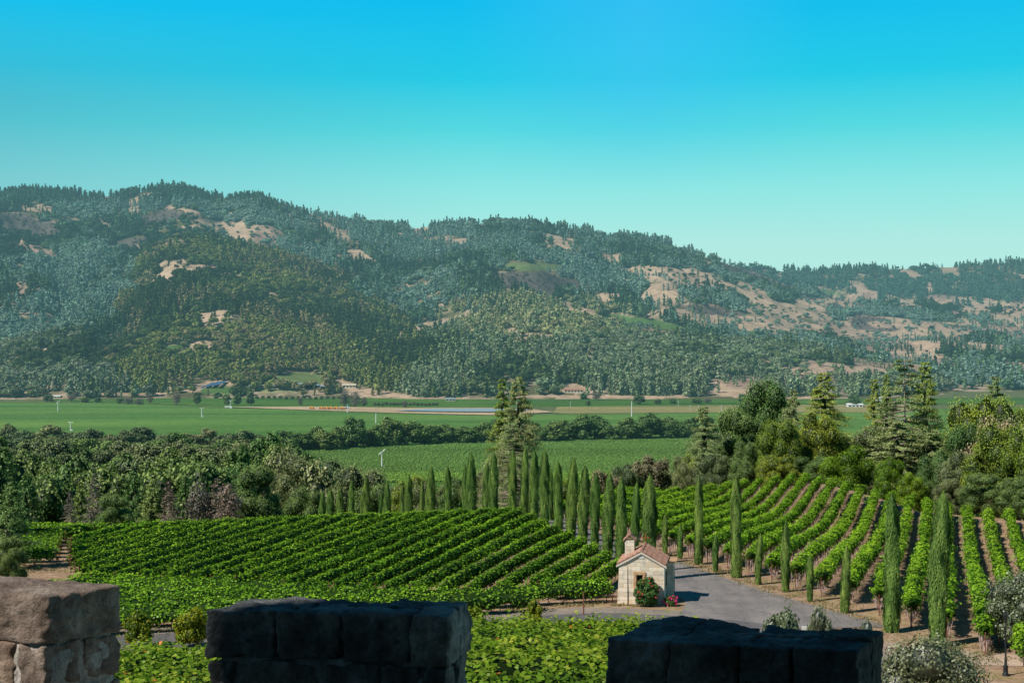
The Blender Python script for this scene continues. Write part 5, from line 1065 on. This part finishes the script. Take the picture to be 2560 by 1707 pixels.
def merlon(A, B, Cc, Dd, ztop, seed, caps, rows, label, st='stone', mo='mortar'):
    """A near-left, B near-right, C far-right, D far-left (xy); caps = fractions along the top"""
    A, B, Cc, Dd = [Vector(p) for p in (A, B, Cc, Dd)]; rr = random.Random(seed)
    root = bpy.data.objects.new('merlon', None); root.empty_display_size = .2; link(root, WALL); tag(root, label)
    def bl(s, t): return (A*(1-s)+B*s)*(1-t)+(Dd*(1-s)+Cc*s)*t
    capz = ztop-.175
    def cells(fr, tf, inset, gap):
        out = []
        for i in range(len(fr)-1):
            for t0, t1 in tf:
                out.append([bl(fr[i]+gap, t0+gap), bl(fr[i+1]-gap, t0+gap), bl(fr[i+1]-gap, t1-gap), bl(fr[i]+gap, t1-gap)])
        return out
    for fr, tf in caps:
        for q in cells(fr, tf, 0, .0045):
            V, Fc, R = stone_block(q, capz+rr.uniform(-.015, .01), ztop+rr.uniform(-.006, .006), rr.uniform(0, 99), .014, 34, rr.random())
            mesh_np('cap_stone', V, Fc, M[st], R, root, smooth=True)
    parts = []; z = capz-.005
    for ri, (h, fr) in enumerate(rows):
        for i in range(len(fr)-1):
            for t0, t1 in ((0.0, .5), (.5, 1.0)):
                ins = rr.uniform(.01, .03); gp = .022 if st == 'stone' else .012; q = [bl(fr[i]+gp, t0+ins), bl(fr[i+1]-gp, t0+ins), bl(fr[i+1]-gp, t1-ins), bl(fr[i]+gp, t1-ins)]
                parts.append(stone_block(q, z-h+(.022 if st == 'stone' else .012), z-.006, rr.uniform(0, 99), .02, 14, rr.random()))
        z -= h
    V, Fc, R = cat(parts); mesh_np('stonework', V, Fc, M[st], R, root, smooth=True)
    k8 = .03 if st == 'stone' else .035; q = [bl(k8, k8*1.8), bl(1-k8, k8*1.8), bl(1-k8, 1-k8*1.8), bl(k8, 1-k8*1.8)]
    V, Fc, R = stone_block(q, z, capz+.02, 3, .012, 10); mesh_np('mortar', V, Fc, M[mo], R, root, smooth=True)
    return z
WALL = empty('castle_parapet', (0, 0, 0)); tag(WALL, 'rough stone castle parapet with three broad merlons in the foreground', 'stone parapet')
h = 1.0
def top_xy(px, py, zt=-1.012):
    D = -zt*F/(py-HOR); return ((px-CX)/F*D, D)
ZT = -1.012
merlon((-2.45, 5.62), top_xy(112, 1492), top_xy(311, 1462), (-2.2, 5.92), ZT, 1, [([0, 1], [(0, 1)])], [(.19, [0, .18, .52, .80, 1.0]), (.2, [0, .3, .62, 1.0]), (.2, [0, .2, .5, .75, 1]), (.22, [0, .4, .7, 1])], 'sunlit merlon at the left edge with a lit top')
merlon(top_xy(508, 1528), top_xy(1120, 1541), top_xy(1176, 1503), top_xy(640, 1490), ZT, 2, [([0, .3, .56, .85, 1], [(0, .5)]), ([0, .35, .68, 1], [(.5, 1)])], [(.2, [0, .13, .48, .72, .9, 1.0]), (.2, [0, .3, .55, .8, 1.0]), (.2, [0, .2, .5, .75, 1])], 'shaded middle merlon with cracked cap stones', 'shadestone', 'shademortar')
merlon(top_xy(1516, 1597), top_xy(2150, 1626), top_xy(2212, 1580), top_xy(1655, 1540), ZT, 3, [([0, .25, .52, .73, 1], [(0, .55)]), ([0, .22, .48, .78, 1], [(.55, 1)])], [(.21, [0, .25, .55, .8, 1.0]), (.2, [0, .35, .65, 1.0]), (.2, [0, .2, .5, .75, 1])], 'shaded right merlon with jointed cap stones', 'shadestone', 'shademortar')
wb = []
q = [(-4.2, 6.0), (3.2, 3.9), (3.4, 4.3), (-4.0, 6.45)]
V, Fc, R = stone_block(q, -15.5, -1.62, 8, .02, 20); mesh_np('wall_base', V, Fc, M['stone'], R, WALL, smooth=True)
# unseen castle block added behind the camera to shade two merlons and dim sky light
sd_ = Vector((math.cos(math.radians(33)), math.sin(math.radians(33)))); pn = Vector((-sd_.y, sd_.x))
EDGE = 4.93
def tp(a, b): v = sd_*a+pn*b; return (v.x, v.y)
tw = empty('added_shade_block', (0, 0, -15)); tag(tw, 'unseen stone castle block added behind the battlements to shade them', 'tower')
q = [tp(-10, EDGE), tp(-10, EDGE-40), tp(-5, EDGE-40), tp(-5, EDGE)]
b = MB(); b.add([(a, c_, z) for z in (0, 30) for a, c_ in q], [(0, 3, 2, 1), (4, 5, 6, 7), (0, 1, 5, 4), (1, 2, 6, 5), (2, 3, 7, 6), (3, 0, 4, 7)]); b.build('wall', M['stone'], tw)
tg = empty('added_sky_blocker', (6.8, -2, -15)); tag(tg, 'unseen stone block added right of the battlements to cut sky light', 'castle')  # added out of view to darken the merlons' side faces
MB().box((0, 0, 14), (3.0, 11, 28)).build('wall', M['stone'], tg)
tag(MB().box((0, 1.2, -8.8), (9, 5.2, 13.6), math.radians(-16)).build('wall_walk', M['stone']), 'stone walkway behind the parapet', kind='structure')
# ------------------------------------------------------------------ light
SUN_AZ, SUN_EL = 33, 44          # light travels toward +x, turned 33 deg toward +y
sd = Vector((math.cos(az(SUN_AZ))*math.cos(az(SUN_EL)), math.sin(az(SUN_AZ))*math.cos(az(SUN_EL)), -math.sin(az(SUN_EL))))
l = bpy.data.lights.new('sun', 'SUN'); l.energy = 5.0; l.angle = az(.5); l.color = (1, .93, .82)
so = link(bpy.data.objects.new('sun', l)); so.rotation_euler = sd.to_track_quat('-Z', 'Y').to_euler()
w = bpy.data.worlds.new('World'); bpy.context.scene.world = w; w.use_nodes = True; nt = w.node_tree; nt.nodes.clear()
out = N(nt, 'ShaderNodeOutputWorld'); bg = N(nt, 'ShaderNodeBackground')
sky = N(nt, 'ShaderNodeTexSky', sky_type='NISHITA'); sky.sun_disc = False; sky.sun_elevation = az(SUN_EL)
to = -sd; sky.sun_rotation = math.atan2(to.x, to.y)
tc = N(nt, 'ShaderNodeTexCoord'); s = N(nt, 'ShaderNodeSeparateXYZ'); nt.links.new(tc.outputs['Generated'], s.inputs[0])
g_ = ramp(nt, math_(nt, 'MULTIPLY', s.outputs[2], 2.0), [(0, (.5, .82, .76)), (.12, (.44, .83, .77)), (.2, (.27, .8, .78)), (.28, (.09, .7, .76)), (.35, (.015, .6, .8)), (.47, (.0, .5, .88)), (.65, (.0, .2, .42)), (1, (.0, .06, .15))])
ax = math_(nt, 'DIVIDE', s.outputs[0], math_(nt, 'MAXIMUM', s.outputs[1], .05))
lf = math_(nt, 'MULTIPLY', math_(nt, 'SUBTRACT', -.02, ax), 2.6, clamp=True)
lf = math_(nt, 'MULTIPLY', lf, math_(nt, 'SUBTRACT', 1.0, math_(nt, 'MULTIPLY', math_(nt, 'SUBTRACT', s.outputs[2], .155), 16.0, clamp=True)))       # duller toward the left
c = mixc(nt, lf, g_, mixc(nt, .22, mixc(nt, 1.0, g_, (.75, .78, .84), 'MULTIPLY'), (.16, .44, .55)))
hb = math_(nt, 'SUBTRACT', 1.0, math_(nt, 'MULTIPLY', math_(nt, 'ABSOLUTE', math_(nt, 'SUBTRACT', ax, .09)), 8.0), clamp=True)
hv = math_(nt, 'MULTIPLY', math_(nt, 'SUBTRACT', s.outputs[2], .1), 14.0, clamp=True)
c = mixc(nt, math_(nt, 'MULTIPLY', math_(nt, 'MULTIPLY', hb, hv), .4), c, (.07, .55, .95))
sk = mixc(nt, 1.0, sky.outputs[0], (.1, .1, .1), 'MULTIPLY')
c = mixc(nt, .02, c, sk)
nt.links.new(c, bg.inputs[0]); bg.inputs[1].default_value = 1.0; nt.links.new(bg.outputs[0], out.inputs[0])
# ------------------------------------------------------------------ camera
cd = bpy.data.cameras.new('camera'); cam = link(bpy.data.objects.new('camera', cd)); cam.location = (0, 0, 0); cam.rotation_euler = (math.radians(90), 0, 0)
cd.sensor_width = 36; cd.lens = 36*F/2560; cd.shift_y = -(853.5-HOR)/2560; cd.clip_start = .1; cd.clip_end = 30000
sc = bpy.context.scene; sc.camera = cam
sc.view_settings.view_transform = 'Standard'; sc.view_settings.look = 'None'; sc.view_settings.exposure = 0; sc.view_settings.gamma = 1
sc.cycles.max_bounces = 4; sc.cycles.diffuse_bounces = 2; sc.cycles.transmission_bounces = 2; sc.cycles.use_denoising = True
